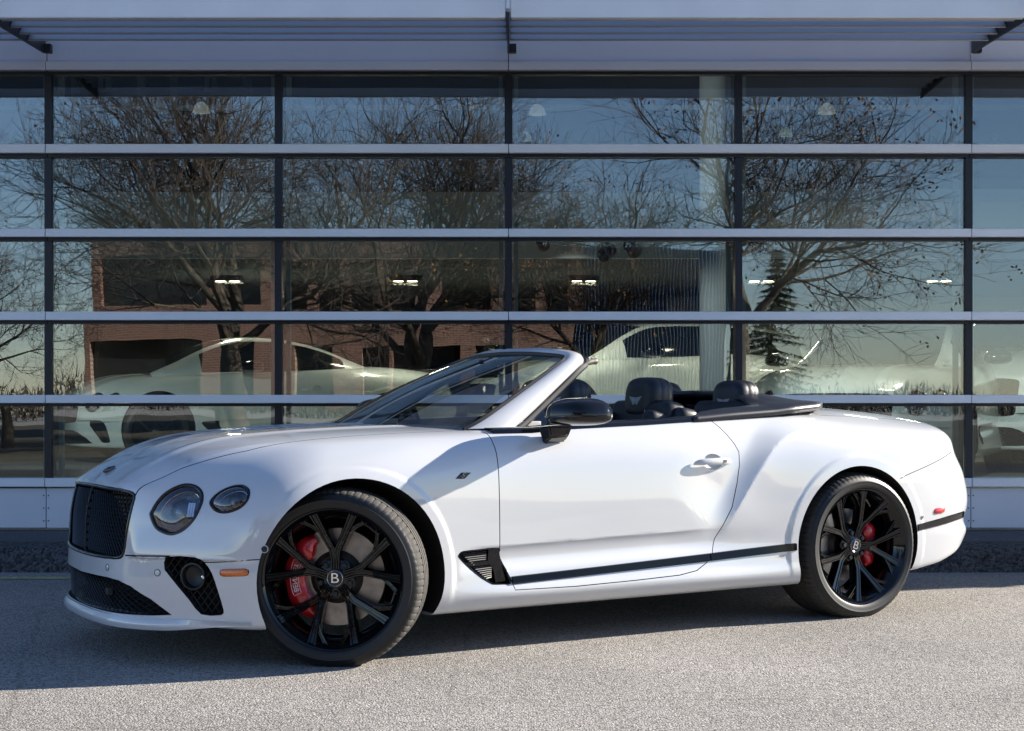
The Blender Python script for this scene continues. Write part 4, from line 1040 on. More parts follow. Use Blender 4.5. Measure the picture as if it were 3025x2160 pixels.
# ================================================================== ground
def asphalt(name, c0, c1, sc=85., bump=.9, dist=.006):
    m = bpy.data.materials.new(name); m.use_nodes = True; nt = m.node_tree; N = nt.nodes; Lk = nt.links; b = N['Principled BSDF']
    tc = N.new('ShaderNodeTexCoord'); v = N.new('ShaderNodeTexVoronoi'); v.inputs['Scale'].default_value = sc; Lk.new(tc.outputs['Object'], v.inputs['Vector'])
    n1 = N.new('ShaderNodeTexNoise'); n1.inputs['Scale'].default_value = sc * .55; n1.inputs['Detail'].default_value = 6; n1.inputs['Roughness'].default_value = .7; Lk.new(tc.outputs['Object'], n1.inputs['Vector'])
    n2 = N.new('ShaderNodeTexNoise'); n2.inputs['Scale'].default_value = .9; n2.inputs['Detail'].default_value = 5; Lk.new(tc.outputs['Object'], n2.inputs['Vector'])
    rp = N.new('ShaderNodeValToRGB'); rp.color_ramp.elements[0].color = (*c0, 1); rp.color_ramp.elements[1].color = (*c1, 1)
    rp.color_ramp.elements[0].position = .25; rp.color_ramp.elements[1].position = .75
    ad = N.new('ShaderNodeMath'); ad.operation = 'ADD'; mu = N.new('ShaderNodeMath'); mu.operation = 'MULTIPLY'; mu.inputs[1].default_value = .55
    sp = N.new('ShaderNodeSeparateColor'); Lk.new(v.outputs['Color'], sp.inputs[0]); Lk.new(sp.outputs[0], mu.inputs[0])
    m2 = N.new('ShaderNodeMath'); m2.operation = 'MULTIPLY_ADD'; m2.inputs[1].default_value = .75; m2.inputs[2].default_value = -.10; Lk.new(n1.outputs[0], m2.inputs[0])
    Lk.new(mu.outputs[0], ad.inputs[0]); Lk.new(m2.outputs[0], ad.inputs[1]); Lk.new(ad.outputs[0], rp.inputs[0])
    mx = N.new('ShaderNodeMix'); mx.data_type = 'RGBA'; mx.blend_type = 'MULTIPLY'; mx.inputs[0].default_value = 1
    mr = N.new('ShaderNodeMapRange'); mr.inputs[1].default_value = .3; mr.inputs[2].default_value = .7; mr.inputs[3].default_value = .86; mr.inputs[4].default_value = 1.1; Lk.new(n2.outputs[0], mr.inputs[0])
    n3 = N.new('ShaderNodeTexNoise'); n3.inputs['Scale'].default_value = 2.6; n3.inputs['Detail'].default_value = 8; n3.inputs['Roughness'].default_value = .75; Lk.new(tc.outputs['Object'], n3.inputs['Vector'])
    s3 = N.new('ShaderNodeMapRange'); s3.inputs[1].default_value = .60; s3.inputs[2].default_value = .74; s3.inputs[3].default_value = 1.; s3.inputs[4].default_value = .80; Lk.new(n3.outputs[0], s3.inputs[0])
    vc = N.new('ShaderNodeTexVoronoi'); vc.feature = 'DISTANCE_TO_EDGE'; vc.inputs['Scale'].default_value = .35; wv = N.new('ShaderNodeMix'); wv.data_type = 'VECTOR'; wv.inputs[0].default_value = .12; Lk.new(tc.outputs['Object'], wv.inputs[4]); Lk.new(n3.outputs['Color'], wv.inputs[5]); Lk.new(wv.outputs[1], vc.inputs['Vector'])
    s4 = N.new('ShaderNodeMapRange'); s4.inputs[1].default_value = .0; s4.inputs[2].default_value = .0035; s4.inputs[3].default_value = .78; s4.inputs[4].default_value = 1.; Lk.new(vc.outputs['Distance'], s4.inputs[0])
    q1 = N.new('ShaderNodeMath'); q1.operation = 'MULTIPLY'; Lk.new(mr.outputs[0], q1.inputs[0]); Lk.new(s3.outputs[0], q1.inputs[1]); q2 = N.new('ShaderNodeMath'); q2.operation = 'MULTIPLY'; Lk.new(q1.outputs[0], q2.inputs[0]); Lk.new(s4.outputs[0], q2.inputs[1])
    Lk.new(rp.outputs[0], mx.inputs[6]); Lk.new(q2.outputs[0], mx.inputs[7]); Lk.new(mx.outputs[2], b.inputs['Base Color']); b.inputs['Roughness'].default_value = .9
    b.inputs['Specular IOR Level'].default_value = .25
    a2 = N.new('ShaderNodeMath'); a2.operation = 'MULTIPLY_ADD'; a2.inputs[1].default_value = -.9; Lk.new(v.outputs['Distance'], a2.inputs[0]); Lk.new(n1.outputs[0], a2.inputs[2])
    bp = N.new('ShaderNodeBump'); bp.inputs['Strength'].default_value = bump; bp.inputs['Distance'].default_value = dist; Lk.new(a2.outputs[0], bp.inputs['Height']); Lk.new(bp.outputs[0], b.inputs['Normal'])
    MATS[name] = m; return m
asphalt('asphalt', (.12, .112, .103), (.41, .384, .353), 125., .85, .0055)
asphalt('road', (.018, .018, .02), (.05, .05, .052), 60., .6, .006)  # near-black asphalt for the added dark strip
asphalt('kerb_asphalt', (.03, .03, .032), (.13, .13, .135), 60., 1., .02)
asphalt('walk', (.07, .07, .074), (.14, .14, .145), 120., .5, .004)
g = mesh('ground', [(-300, -300, 0), (300, -300, 0), (300, 300, 0), (-300, 300, 0)], [(0, 1, 2, 3)]); tag(link('ground', g, 'asphalt'), kind='structure')
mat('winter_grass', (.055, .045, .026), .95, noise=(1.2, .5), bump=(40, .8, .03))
tag(link('added_lawn', mesh('added_lawn', [(-80, -60, .006), (80, -60, .006), (80, -6.5, .006), (-80, -6.5, .006)], [(0, 1, 2, 3)]), 'winter_grass'), kind='structure')  # unseen dark ground, added to darken what the lower panes reflect
tag(link('road', mesh('road', [(-80, -6.5, .004), (80, -6.5, .004), (80, 2.4, .004), (-80, 2.4, .004)], [(0, 1, 2, 3)]), 'road'), kind='structure')  # added strip out of view, dark so the lower panes reflect less
DF = 10.7; PXM = 4448.3 / DF
def fx(u): return (u - 1512.) / PXM
def fz(v): return 1.0968 + (1189. - v) / PXM
# kerb with a rough rounded face
V = []; F = []; nk = 300; xs_ = np.linspace(-14, 12, nk)
prof = [(9.70, -.02), (9.735, .06), (9.755, .125), (9.79, .155), (9.86, .165), (10.05, .17)]
for i, x in enumerate(xs_):
    for j, (y, z) in enumerate(prof):
        a = .012 * rng.standard_normal() if 0 < j < 5 else 0; V.append((x, y + a, z + a * .5))
for i in range(nk - 1):
    for j in range(5): F.append((i * 6 + j, i * 6 + j + 1, (i + 1) * 6 + j + 1, (i + 1) * 6 + j))
tag(link('kerb', mesh('kerb', V, F, True, 60), 'kerb_asphalt'), kind='structure')
tag(link('walkway', mesh('walkway', [(-14, 10.04, .168), (12, 10.04, .168), (12, 10.9, .19), (-14, 10.9, .19)], [(0, 1, 2, 3)]), 'walk'), kind='structure')
mat('line_paint', (.45, .47, .22), .8, noise=(25, .5))
tag(link('painted_line', mesh('painted_line', [(-14, 9.33, .004), (-2.75, 9.33, .004), (-2.75, 9.44, .004), (-14, 9.44, .004)], [(0, 1, 2, 3)]), 'line_paint'), kind='structure')

# ================================================================== showroom front
mat('alu', (.90, .90, .91), .35, .0, noise=(2.5, .06)); mat('alu_panel', (.74, .75, .79), .45, .0, noise=(1.5, .05)); mat('mullion_dark', (.02, .021, .028), .35, .2)
mat('frame_green', (.30, .36, .33), .5); mat('alu_blade', (.55, .56, .60), .4, .2); mat('bracket', (.03, .03, .032), .5)
glass_mat('showroom_glass', (.85, .92, .895), 5.0, 1.5, 0., .0006)
BX0, BX1 = -8.25 + 0.0, 8.15
bld = empty('showroom_building', (0, DF, 0)); tag(bld, 'modern car showroom with gridded glass front, metal rails and slatted canopy', 'building')
def bpart(name, s, c, m, par=bld, bev=0.):
    key = (name, tuple(round(q, 4) for q in s), bev)
    if key not in BOXES: BOXES[key] = box_mesh(name, s, bev, 1); BOXES[key].materials.append(M(m))
    return link(name, BOXES[key], None, par, (c[0], c[1] - DF, c[2]) if par is bld else c)
BOXES = {}
XK = [-.025 + 1.645 * k for k in range(-5, 6)]
RAILS = [(426, 452), (676, 700), (921, 946), (1167, 1191), (1413, 1438)]
ZTOP = fz(210); ZBOT = fz(1438)
for k, x in enumerate(XK):
    bpart('mullion', (.050, .12, ZTOP - fz(1413)), (x, DF + .115, (ZTOP + fz(1413)) / 2), 'mullion_dark')
    bpart('inner_frame', (.03, .05, ZTOP - fz(1413)), (x + .055, DF + .20, (ZTOP + fz(1413)) / 2), 'frame_green')
    if k < len(XK) - 1: bpart('inner_frame', (.03, .05, ZTOP - fz(1413)), (XK[k + 1] - .055, DF + .20, (ZTOP + fz(1413)) / 2), 'frame_green')
rows = [(210, 426), (452, 676), (700, 921), (946, 1167), (1191, 1413)]
for r, (va, vb) in enumerate(rows):
    for k in range(len(XK) - 1):
        o = bpart('glass_pane', (1.645 - .056, .008, fz(va) - fz(vb) - .002), ((XK[k] + XK[k + 1]) / 2, DF + .085, (fz(va) + fz(vb)) / 2), 'showroom_glass')
        jx = ((k * 5 + r * 3) % 7 - 3) * .0011; jz = ((k * 3 + r * 5) % 5 - 2) * .0012; o.rotation_euler = (jz, 0, jx)
for (va, vb) in RAILS[:-1]:
    for k in range(-1, 10, 2):
        a = max(k, 0); b = min(k + 2, 10)
        if a >= b: continue
        L_ = XK[b] - XK[a] - .005
        bpart('rail', (L_, .075, fz(va) - fz(vb)), ((XK[a] + XK[b]) / 2, DF + .030, (fz(va) + fz(vb)) / 2), 'alu', bev=.003)
        bpart('rail_gasket', (L_, .05, .022), ((XK[a] + XK[b]) / 2, DF + .068, fz(vb) - .012), 'mullion_dark')
va, vb = RAILS[-1]
for k in range(-1, 10, 2):
    a = max(k, 0); b = min(k + 2, 10); L_ = XK[b] - XK[a] - .006; xc = (XK[a] + XK[b]) / 2
    bpart('sill_rail', (L_, .09, fz(va) - fz(vb)), (xc, DF + .025, (fz(va) + fz(vb)) / 2), 'alu', bev=.003)
    p = bpart('base_panel', (L_, .03, fz(1443) - fz(1560)), (xc, DF + .03, (fz(1443) + fz(1560)) / 2), 'alu_panel', bev=.002)
    for dz in (-.09, 0, .09):
        for sx in (-1, 1):
            bpart('rivet', (.008, .006, .008), (sx * (L_ / 2 - .014), -.017, dz), 'mullion_dark', p)
    bpart('head_band', (L_, .05, fz(182) - fz(207)), (xc, DF + .02, (fz(182) + fz(207)) / 2), 'alu_panel', bev=.002)
    bpart('head_panel', (L_, .04, .62), (xc, DF + .05, fz(181) + .31), 'alu_panel', bev=.002)
bpart('base_block', (16.4, .2, .34), ((BX0 + BX1) / 2, DF + .17, .17), 'alu_panel'); bpart('head_gasket', (16.4, .06, .03), ((BX0 + BX1) / 2, DF + .07, fz(207) - .008), 'mullion_dark')
# canopy: fascia boards, sloping blades, brackets
CY0 = 9.56; CZ = 3.532; cx0, cx1 = XK[0], XK[8]
for k in range(1, 9, 2):
    xe = XK[k + 2]; xc = (XK[k] + xe) / 2; L_ = xe - XK[k]
    xc -= .02
    bpart('canopy_fascia', (L_ - .03, .05, 1.0), (xc + .02 + 0., CY0, CZ + .5), 'alu', bev=.006)
    for y in (9.80, 9.97, 10.15, 10.33):
        o = bpart('canopy_blade', (L_ - .02, .16, .016), (xc + .02, y, CZ + .088), 'alu_blade', bev=.005); o.rotation_euler = (radians(42), 0, 0)
for k in range(1, 10, 2):
    x = XK[k]; V, F = extrude_poly([(CY0 - .03, CZ + .10), (CY0 - .03, CZ - .010), (DF - .02, fz(160)), (DF - .02, fz(120)), (DF - .3, fz(110)), (CY0 + .5, CZ + .14)], -.008, .008, lambda a, b, d: (x + d, a - DF, b))
    b = link('canopy_bracket', mesh('canopy_bracket', V, F), 'bracket', bld)
    bpart('bracket_cleat', (.05, .05, .06), (x + .03, DF - .04, fz(148)), 'bracket'); bpart('fascia_fin', (.018, .14, .36), (x, CY0 - .05, CZ + .215), 'alu')
# roof, end walls, back wall, floors
mat('wall_dark', (.05, .048, .045), .8); mat('wall_grey', (.22, .21, .20), .8); mat('ceiling_white', (.40, .42, .44), .8); mat('floor_tile', (.28, .28, .27), .25); mat('wall_white', (.6, .6, .6), .8)
BZ = 6.2; BY1 = 27.
bpart('roof', (16.5, BY1 - DF, .3), ((BX0 + BX1) / 2, (DF + BY1) / 2 + .1, BZ), 'wall_white'); bpart('upper_wall', (16.4, .2, BZ - 4.1), ((BX0 + BX1) / 2, DF + .2, (BZ + 4.1) / 2 - .02), 'alu_panel')
bpart('end_wall', (.2, BY1 - DF - .3, BZ - .3), (BX1, (DF + BY1) / 2 + .2, BZ / 2), 'wall_white'); bpart('end_wall', (.2, BY1 - DF - .3, BZ - .3), (BX0 - 8, (DF + BY1) / 2 + .2, BZ / 2), 'wall_grey')
bpart('side_front', (7.9, .2, BZ - .3), (BX0 - 4.05, DF + .3, BZ / 2), 'alu_panel'); bpart('side_roof', (8., BY1 - DF, .3), (BX0 - 4, (DF + BY1) / 2 + .3, BZ + .01), 'wall_white')
bpart('back_wall', (24.6, .2, BZ - .4), (-4.1, BY1 + .05, BZ / 2), 'wall_dark')
FZ = .40
bpart('showroom_floor', (24.4, BY1 - DF - .35, .06), (-4.1, (DF + BY1) / 2 + .25, FZ - .03), 'floor_tile')
MZ = 2.63
# mezzanine: white slab with glass balustrade set back from the front
bpart('mezzanine_slab', (24.3, BY1 - 15.6, .42), (-4.1, (15.6 + BY1) / 2, MZ + .23), mat('slab', (.09, .095, .10), .8))
bpart('side_ceiling', (5.8, 4.0, .10), (5.1, 13.6, MZ + .06), 'ceiling_white')
for k in range(-4, 6):
    bpart('balustrade_pane', (1.55, .012, .95), (-.9 + 1.62 * k, 15.62, MZ + .95), 'balustrade') if 'balustrade' in MATS else None
glass_mat('balustrade', (.82, .90, .88), 1.4, 1.5)
for k in range(-5, 6):
    p = bpart('balustrade_pane', (1.56, .012, .95), (-.9 + 1.62 * k, 15.50, MZ + 1.0), 'balustrade')
    for sx in (-.62, .62): link('standoff', BOXES.setdefault('so', mesh('so', *lathe([(.0, -.02), (.045, -.02), (.045, .01)], 20))), 'chrome', p, (sx, 0, .20))
bpart('handrail', (17., .05, .05), (-1.0, 15.50, MZ + 1.50), 'alu')
# upstairs partitions with door panels and two small white signs
bpart('upper_partition', (24., .1, 2.2), (-4.1, 20.0, MZ + 1.75), 'wall_dark')
bpart('upper_partition', (24., .1, 1.4), (-4.1, 20.01, MZ + 2.9), 'wall_dark')
for x in (-5.98, -5.77, -4.9, -4.47, -3.5): bpart('door_frame', (.10, .06, 1.9), (x, 19.9, 4.75), 'wall_white')
for x in (-5.37, -3.97):
    sgn_ = bpart('restroom_sign', (.17, .02, .19), (x, 19.85, 5.29), 'wall_white'); bpart('pictogram', (.03, .006, .10), (0, -.014, -.01), 'wall_dark', sgn_); link('pictogram', BOXES.setdefault('pg', mesh('pg', *lathe([(.0, -.006), (.018, -.006), (.018, .0)], 14))), 'wall_dark', sgn_, (0, -.012, .06))
bpart('mezzanine_fascia', (24.3, .10, .68), (-4.1, 15.53, 2.92), mat('fascia_white', (.72, .75, .74), .6))
# added fill spots with fixture cans, hidden behind rails, brightening cars and column
def fill_spot(x, y, z, tgt, e):
    d = (Vector(tgt) - Vector((x, y, z))); q = d.to_track_quat('-Z', 'Y'); V, F = lathe([(.0, .10), (.05, .10), (.055, .08), (.06, -.02), (.052, -.02), (.045, .06), (.0, .06)], 20)
    o = link('fill_spotlight', BOXES.setdefault('ts', mesh('ts', [(a, c, b) for a, b, c in V], F, True, 40)), 'bracket', bld, (x, y - DF, z)); o.rotation_mode = 'QUATERNION'; o.rotation_quaternion = q
    l = bpy.data.lights.new('spot', 'SPOT'); l.energy = e; l.spot_size = radians(50); l.spot_blend = .9; l.shadow_soft_size = .05; l.color = (.93, 1, 1); lo = bpy.data.objects.new('fill_lamp', l); COL.objects.link(lo); lo.parent = bld; lo.location = (x, y - DF, z); lo.rotation_mode = 'QUATERNION'; lo.rotation_quaternion = q
    V, F = tube([(0, 0, .05), (0, 0, .2)], .008, 6)
fill_spot(-5.6, 14.0, 2.70, (-5.0, 17.2, .5), 110); fill_spot(-3.4, 14.0, 2.70, (-3.0, 17.6, .6), 55); fill_spot(.3, 14.4, 2.60, (1.6, 18.6, .7), 75); fill_spot(1.9, 11.6, 2.28, (2.9, 13.0, .5), 50); fill_spot(4.3, 12.4, 2.43, (4.9, 14.8, .5), 60)
fill_spot(.75, 11.7, 2.28, (1.77, 13.2, 3.5), 22); fill_spot(.95, 11.7, 2.28, (1.77, 13.2, 1.6), 18)  # added spots in place of sun on the round column
# columns
def column(x, y, r, m='wall_white'):
    V, F = tube([(x, y - DF, FZ), (x, y - DF, BZ - .2)], r, 32); link('round_column', mesh('round_column', V, F, True, 60), m, bld)
column(fx(2108) * 13.2 / DF, 13.2, .125); column(-5.9, 13.6, .13)
# brown panel walls and left partition
bpart('brown_partition', (3.2, .12, 2.2), (-6.4, 22., FZ + 1.1), mat('brown', (.05, .035, .025), .6)); bpart('reception_wall', (7.0, .12, 2.2), (-1.0, 25.5, FZ + 1.1), mat('brown2', (.06, .045, .035), .6)); bpart('reception_wall', (6.0, .12, 2.2), (5.2, 21.5, FZ + 1.1), 'wall_grey')
# ceiling downlights (lit), pendant lamps
mat('lamp_glow', (1, .9, .75), .5, emit=(1., .78, .5, 9.)); mat('tube_glow', (1, 1, 1), .5, emit=(1., .93, .8, .35)); mat('pendant', (.5, .5, .5), .5, emit=(1., .95, .88, .06))
for k, u in enumerate((505, 900, 1296, 1690, 2085)):
    y = 18.5; x = (u * 1.3302 - 1512) / 4448.3 * y
    dl = bpart('downlight', (.36, .30, .05), (x, y, MZ - .02), 'mullion_dark')
    for sx in (-.085, .085): link('lamp_disc', BOXES.setdefault('ld', mesh('ld', *lathe([(.0, -.0), (.06, -.0), (.065, .01)], 20))), 'lamp_glow', dl, (sx, 0, -.027), (radians(90), 0, 0))
    l = bpy.data.lights.new('downlight', 'AREA'); l.energy = 10; l.size = .3; l.color = (1, .86, .68); lo = bpy.data.objects.new('downlight_lamp', l); COL.objects.link(lo); lo.parent = bld; lo.location = (x, y - DF, MZ - .06)
for x in (3.4, 5.4, 7.0):  # added second row, hidden by a rail, lighting the cars near the glass
    dl = bpart('downlight', (.36, .30, .05), (x, 13.0, MZ - .02), 'mullion_dark')
    for sx in (-.085, .085): link('lamp_disc', BOXES['ld'], 'lamp_glow', dl, (sx, 0, -.027), (radians(90), 0, 0))
    l = bpy.data.lights.new('downlight', 'AREA'); l.energy = 5 if x < 2 else 4; l.size = .3; l.color = (1, .92, .8); lo = bpy.data.objects.new('downlight_lamp', l); COL.objects.link(lo); lo.parent = bld; lo.location = (x, 13.0 - DF, MZ - .06)
for x, y, z in ((-2.93, 14.2, 3.87), (.24, 14.3, 3.87), (2.99, 14.3, 3.88), (.15, 17.6, 4.2), (3.2, 17.6, 4.25)):
    V, F = lathe([(.012, .06), (.03, .055), (.065, .02), (.085, -.04), (.082, -.04), (.06, .02), (.025, .05)], 28); V = [(a, c, b) for a, b, c in V]
    pd = link('pendant_lamp', mesh('pendant_lamp', V, F, True, 60), 'pendant', bld, (x, y - DF, z)); V, F = tube([(0, 0, .05), (0, 0, BZ - .15 - z)], .004, 5); link('cord', mesh('cord', V, F), 'bracket', pd)
for x0, x1, y, z in ((-5.9, -4.4, 22., 2.35), (-2.2, -1.3, 22., 2.35)):
    bpart('tube_light', (x1 - x0, .05, .022), ((x0 + x1) / 2, y, z), 'tube_glow')

# ================================================================== showroom cars
bc_cuts = [c for c in coupe_cuts]
def cabin(L):
    """L: list of (x, half width base, z base, half width top, z top); returns roof/glass meshes"""
    return L
def make_cabin(par, kind):
    if kind == 'coupe':
        st = [(.42, .70, .97, .64, .985), (.70, .76, .98, .64, 1.10), (1.05, .79, .985, .615, 1.26), (1.40, .80, .995, .585, 1.365), (1.75, .80, 1.0, .575, 1.385), (2.15, .79, 1.01, .565, 1.36), (2.55, .76, 1.03, .545, 1.275), (2.90, .70, 1.05, .52, 1.155), (3.2, .62, 1.04, .52, 1.05)]
    else:
        st = [(.40, .74, .98, .66, 1.0), (.62, .78, .985, .66, 1.10), (.90, .80, .99, .64, 1.235), (1.2, .81, .99, .625, 1.335), (1.6, .81, 1.0, .62, 1.365), (2.2, .81, 1.0, .62, 1.365), (2.8, .80, 1.0, .61, 1.335), (3.3, .77, 1.0, .60, 1.26), (3.62, .72, 1.0, .62, 1.08)]
    S_ = cr3([(a, b, c) for a, b, c, d, e in st], 5); T_ = cr3([(a, d, e) for a, b, c, d, e in st], 5); k = len(S_); V = []; F = []; mi = []; n = 13
    for i in range(k):
        (x, yb, zb), (x2, yt, zt) = S_[i], T_[i]
        row = [(x, -yb, zb - .06), (x, -yb, zb), (x, -yb + (yb - yt) * .45, zb + (zt - zb) * .5), (x, -yt - .02, zt - .045), (x, -yt * .93, zt - .008), (x, -yt * .55, zt + .012), (x, 0, zt + .018)]
        row = row + [(a, -b, c) for a, b, c in row[-2::-1]]; V += row
    for i in range(k - 1):
        xm = S_[i][0]
        for j in range(n - 1):
            F.append((i * n + j, i * n + j + 1, (i + 1) * n + j + 1, (i + 1) * n + j)); side = j in (1, 2, n - 3, n - 4)
            top = 4 <= j <= n - 6 or j in (3, n - 5)
            gl = 0
            if kind == 'coupe':
                if side and 0.95 < xm < 2.75: gl = 1
                if (4 <= j <= n - 6) and (xm < 1.28 or 2.25 < xm < 3.05): gl = 1
            else:
                if side and .80 < xm < 3.3: gl = 1
                if (4 <= j <= n - 6) and (xm < 1.1 or xm > 3.25): gl = 1
            mi.append(gl)
    me = mesh('cabin', V, F, True, 50); me.materials.append(M('show_paint')); me.materials.append(M('dark_glass')); me.polygons.foreach_set('material_index', mi)
    return link('cabin', me, None, par)
mat('show_paint', (.62, .68, .67), .3, 0, 1., .03); mat('dark_glass', (.010, .012, .012), .08, spec=.35)
COUPE = boolean(raw2, coupe_cuts); finish(COUPE); COUPE.materials[0] = M('show_paint')
def show_car(kind, loc, yaw, label, cdx=0., wheels=True, group='white cars on the showroom floor'):
    c = empty('showroom_car', loc, yaw); tag(c, label, 'car', group)
    s = (1, 1, 1.06) if kind == 'coupe' else (1.04, 1.02, 1.28)
    b = link('body', COUPE, None, c); b.scale = s
    cb = make_cabin(c, kind); cb.scale = s; cb.location.x = cdx
    if kind == 'coupe': pass
    for sy in (-1, 1):
        for x, fr in ((0, 1), (2.851, 0)):
            w = link('wheel', WPF['rim'], None, c, (x * s[0], sy * .83, .3615 * (1 if kind == 'coupe' else 1.08)), (0, 0, 0 if sy < 0 else pi)); ws = 1 if kind == 'coupe' else 1.08; w.scale = (ws, 1, ws)
            link('tyre', WPF['tyre'], None, w)
            for i in range(5): o = link('spoke', WPF['spoke'], None, w); o.rotation_euler = (0, 2 * pi * i / 5, 0)
            link('hub', WPF['hub'], None, w); link('hub_cap', WPF['cap'], None, w)
        # lamps, grille
        for lp, nm in ((HLf, 'headlight'), (HSf, 'outer_headlight')):
            cc, u, v, n = frame_at(lp); k = len(lp); mp = c3 if sy < 0 else (lambda p: c3(mir(p)))
            V = [mp(Vector(p) - n * .002) for p in lp] + [mp(cc + (Vector(p) - cc) * .9 + n * .004) for p in lp] + [mp(cc + (Vector(p) - cc) * .5 + n * .012) for p in lp]
            F = [(i, (i + 1) % k, k + (i + 1) % k, k + i) for i in range(k)] + [(k + i, k + (i + 1) % k, 2 * k + (i + 1) % k, 2 * k + i) for i in range(k)] + [tuple(range(2 * k, 3 * k))]
            h = link(nm, mesh(nm, V, F, True, 60), 'lens_solid', c); h.scale = s
            V2, F2 = closed_tube([mp(cc + (Vector(p) - cc) * .97 + n * .003) for p in lp], .004, 6); h2 = link('bezel', mesh('bezel', V2, F2, True), 'chrome', h)
        mm = link('door_mirror', MIRROR_MESH[0 if sy < 0 else 1], None, c); mm.scale = s
    g1 = link('grille_mesh', GRILLE_MESH, None, c); g1.scale = s; g2 = link('lower_grille', LOWER_MESH, None, c); g2.scale = s
    return c
show_car('coupe', (-4.45, 17.9, FZ), radians(27), 'white coupe behind glass, side on, seen beyond the convertible hood', -.42)
show_car('suv', (.35, 19.6, FZ), radians(22), 'white tall car behind glass seen above the convertible seats beside the round column')
show_car('coupe', (3.1, 13.5, FZ), radians(64), 'white car behind glass facing out, round headlights and dark grille above the convertible boot')
show_car('suv', (5.05, 15.6, FZ), radians(52), 'white car behind glass with black wheel, beside the last mullion past the convertible tail')
# black boxy off-roader
o5 = empty('off_road_car', (-1.7, 23.0, FZ), radians(18)); tag(o5, 'black boxy off-road car with spare wheel standing deep inside the showroom', 'car')
mat('black_paint', (.012, .012, .013), .25, 0, 1.)
link('body', box_mesh('b', (4.2, 1.8, .62), .10, 4), 'black_paint', o5, (2.0, 0, .82)); link('cabin', box_mesh('b', (2.9, 1.62, .72), .12, 4), 'black_paint', o5, (2.5, 0, 1.42)); link('hood', box_mesh('b', (1.2, 1.6, .18), .06, 3), 'black_paint', o5, (.55, 0, 1.15))
for x in (1.6, 2.5, 3.4): link('side_window', box_mesh('w', (.7, 1.66, .42), .04, 2), 'dark_glass', o5, (x, 0, 1.47))
V, F = lathe([(.20, -.1), (.36, -.1), (.38, -.06), (.38, .06), (.36, .1), (.2, .1), (.18, 0)], 40); tw_ = mesh('ow', V, F, True, 40)
for sy in (-.82, .82):
    for x in (.6, 3.4): link('wheel', tw_, 'rubber', o5, (x, sy, .38))
link('spare_wheel', tw_, 'rubber', o5, (4.2, 0, 1.1), (0, 0, pi / 2))

# ================================================================== behind the camera (seen in the glass)
def brick_mat(name, c1, c2, mo):
    m = bpy.data.materials.new(name); m.use_nodes = True; nt = m.node_tree; N = nt.nodes; Lk = nt.links; b = N['Principled BSDF']
    tc = N.new('ShaderNodeTexCoord'); br = N.new('ShaderNodeTexBrick'); br.inputs['Color1'].default_value = (*c1, 1); br.inputs['Color2'].default_value = (*c2, 1); br.inputs['Mortar'].default_value = (*mo, 1); br.inputs['Scale'].default_value = 1.; br.inputs['Brick Width'].default_value = .23; br.inputs['Row Height'].default_value = .075; br.inputs['Mortar Size'].default_value = .010
    mp = N.new('ShaderNodeMapping'); mp.inputs['Rotation'].default_value = (radians(90), 0, 0); Lk.new(tc.outputs['Object'], mp.inputs[0]); Lk.new(mp.outputs[0], br.inputs['Vector']); Lk.new(br.outputs[0], b.inputs['Base Color']); b.inputs['Roughness'].default_value = .9; MATS[name] = m
brick_mat('brick', (.26, .115, .08), (.20, .09, .062), (.28, .24, .21)); mat('win_dark', (.02, .022, .025), .08); mat('recess', (.02, .02, .02), .8)
BYB = -26.; VY = 21.5 + 26.
def rx(u): return (u * 1.3302 - 1512) / 4448.3 * VY
def rz_(v): return 1.0968 + (1189 - v * 1.3302) / 4448.3 * VY
bk = empty('brick_building', (rx(745), BYB, 0)); tag(bk, 'red brick building with tall dark windows reflected in the showroom glass', 'building')
bx0, bx1, bz = rx(185), rx(1292), rz_(531); X_ = rx(745)
def kp(name, u0, u1, v0, v1, d, m, y=0.): return link(name, box_mesh(name, (rx(u1) - rx(u0), d, rz_(v0) - rz_(v1))), m, bk, ((rx(u0) + rx(u1)) / 2 - X_, y - d / 2, (rz_(v0) + rz_(v1)) / 2))
kp('parapet', 185, 1292, 531, 580, .5, 'brick'); kp('spandrel', 185, 1292, 690, 768, .5, 'brick'); kp('rear_wall', 186, 1291, 545, 905, .2, 'recess', -1.2); kp('roof', 186, 1291, 548, 552, 12., 'recess', -.3)
for u0, u1 in ((185, 205), (440, 470), (560, 640), (690, 715), (768, 786), (850, 872), (932, 990), (1100, 1142), (1186, 1212), (1262, 1292)): kp('pier', u0, u1, 580, 690, .48, 'brick')
for u0, u1 in ((205, 440), (470, 560), (640, 690), (715, 768), (786, 850), (872, 932), (990, 1100), (1142, 1186), (1212, 1262)): kp('window', u0, u1, 580, 690, .1, 'win_dark', -.3)
for u0, u1 in ((185, 200), (445, 500), (560, 640), (728, 792), (852, 860), (1010, 1040), (1120, 1180), (1262, 1292)): kp('pier', u0, u1, 768, 905, .48, 'brick')
for u0, u1 in ((200, 445), (500, 560), (640, 728), (792, 852), (860, 1010), (1040, 1120), (1180, 1262)): kp('bay_opening', u0, u1, 768, 905, .1, 'win_dark', -.4)
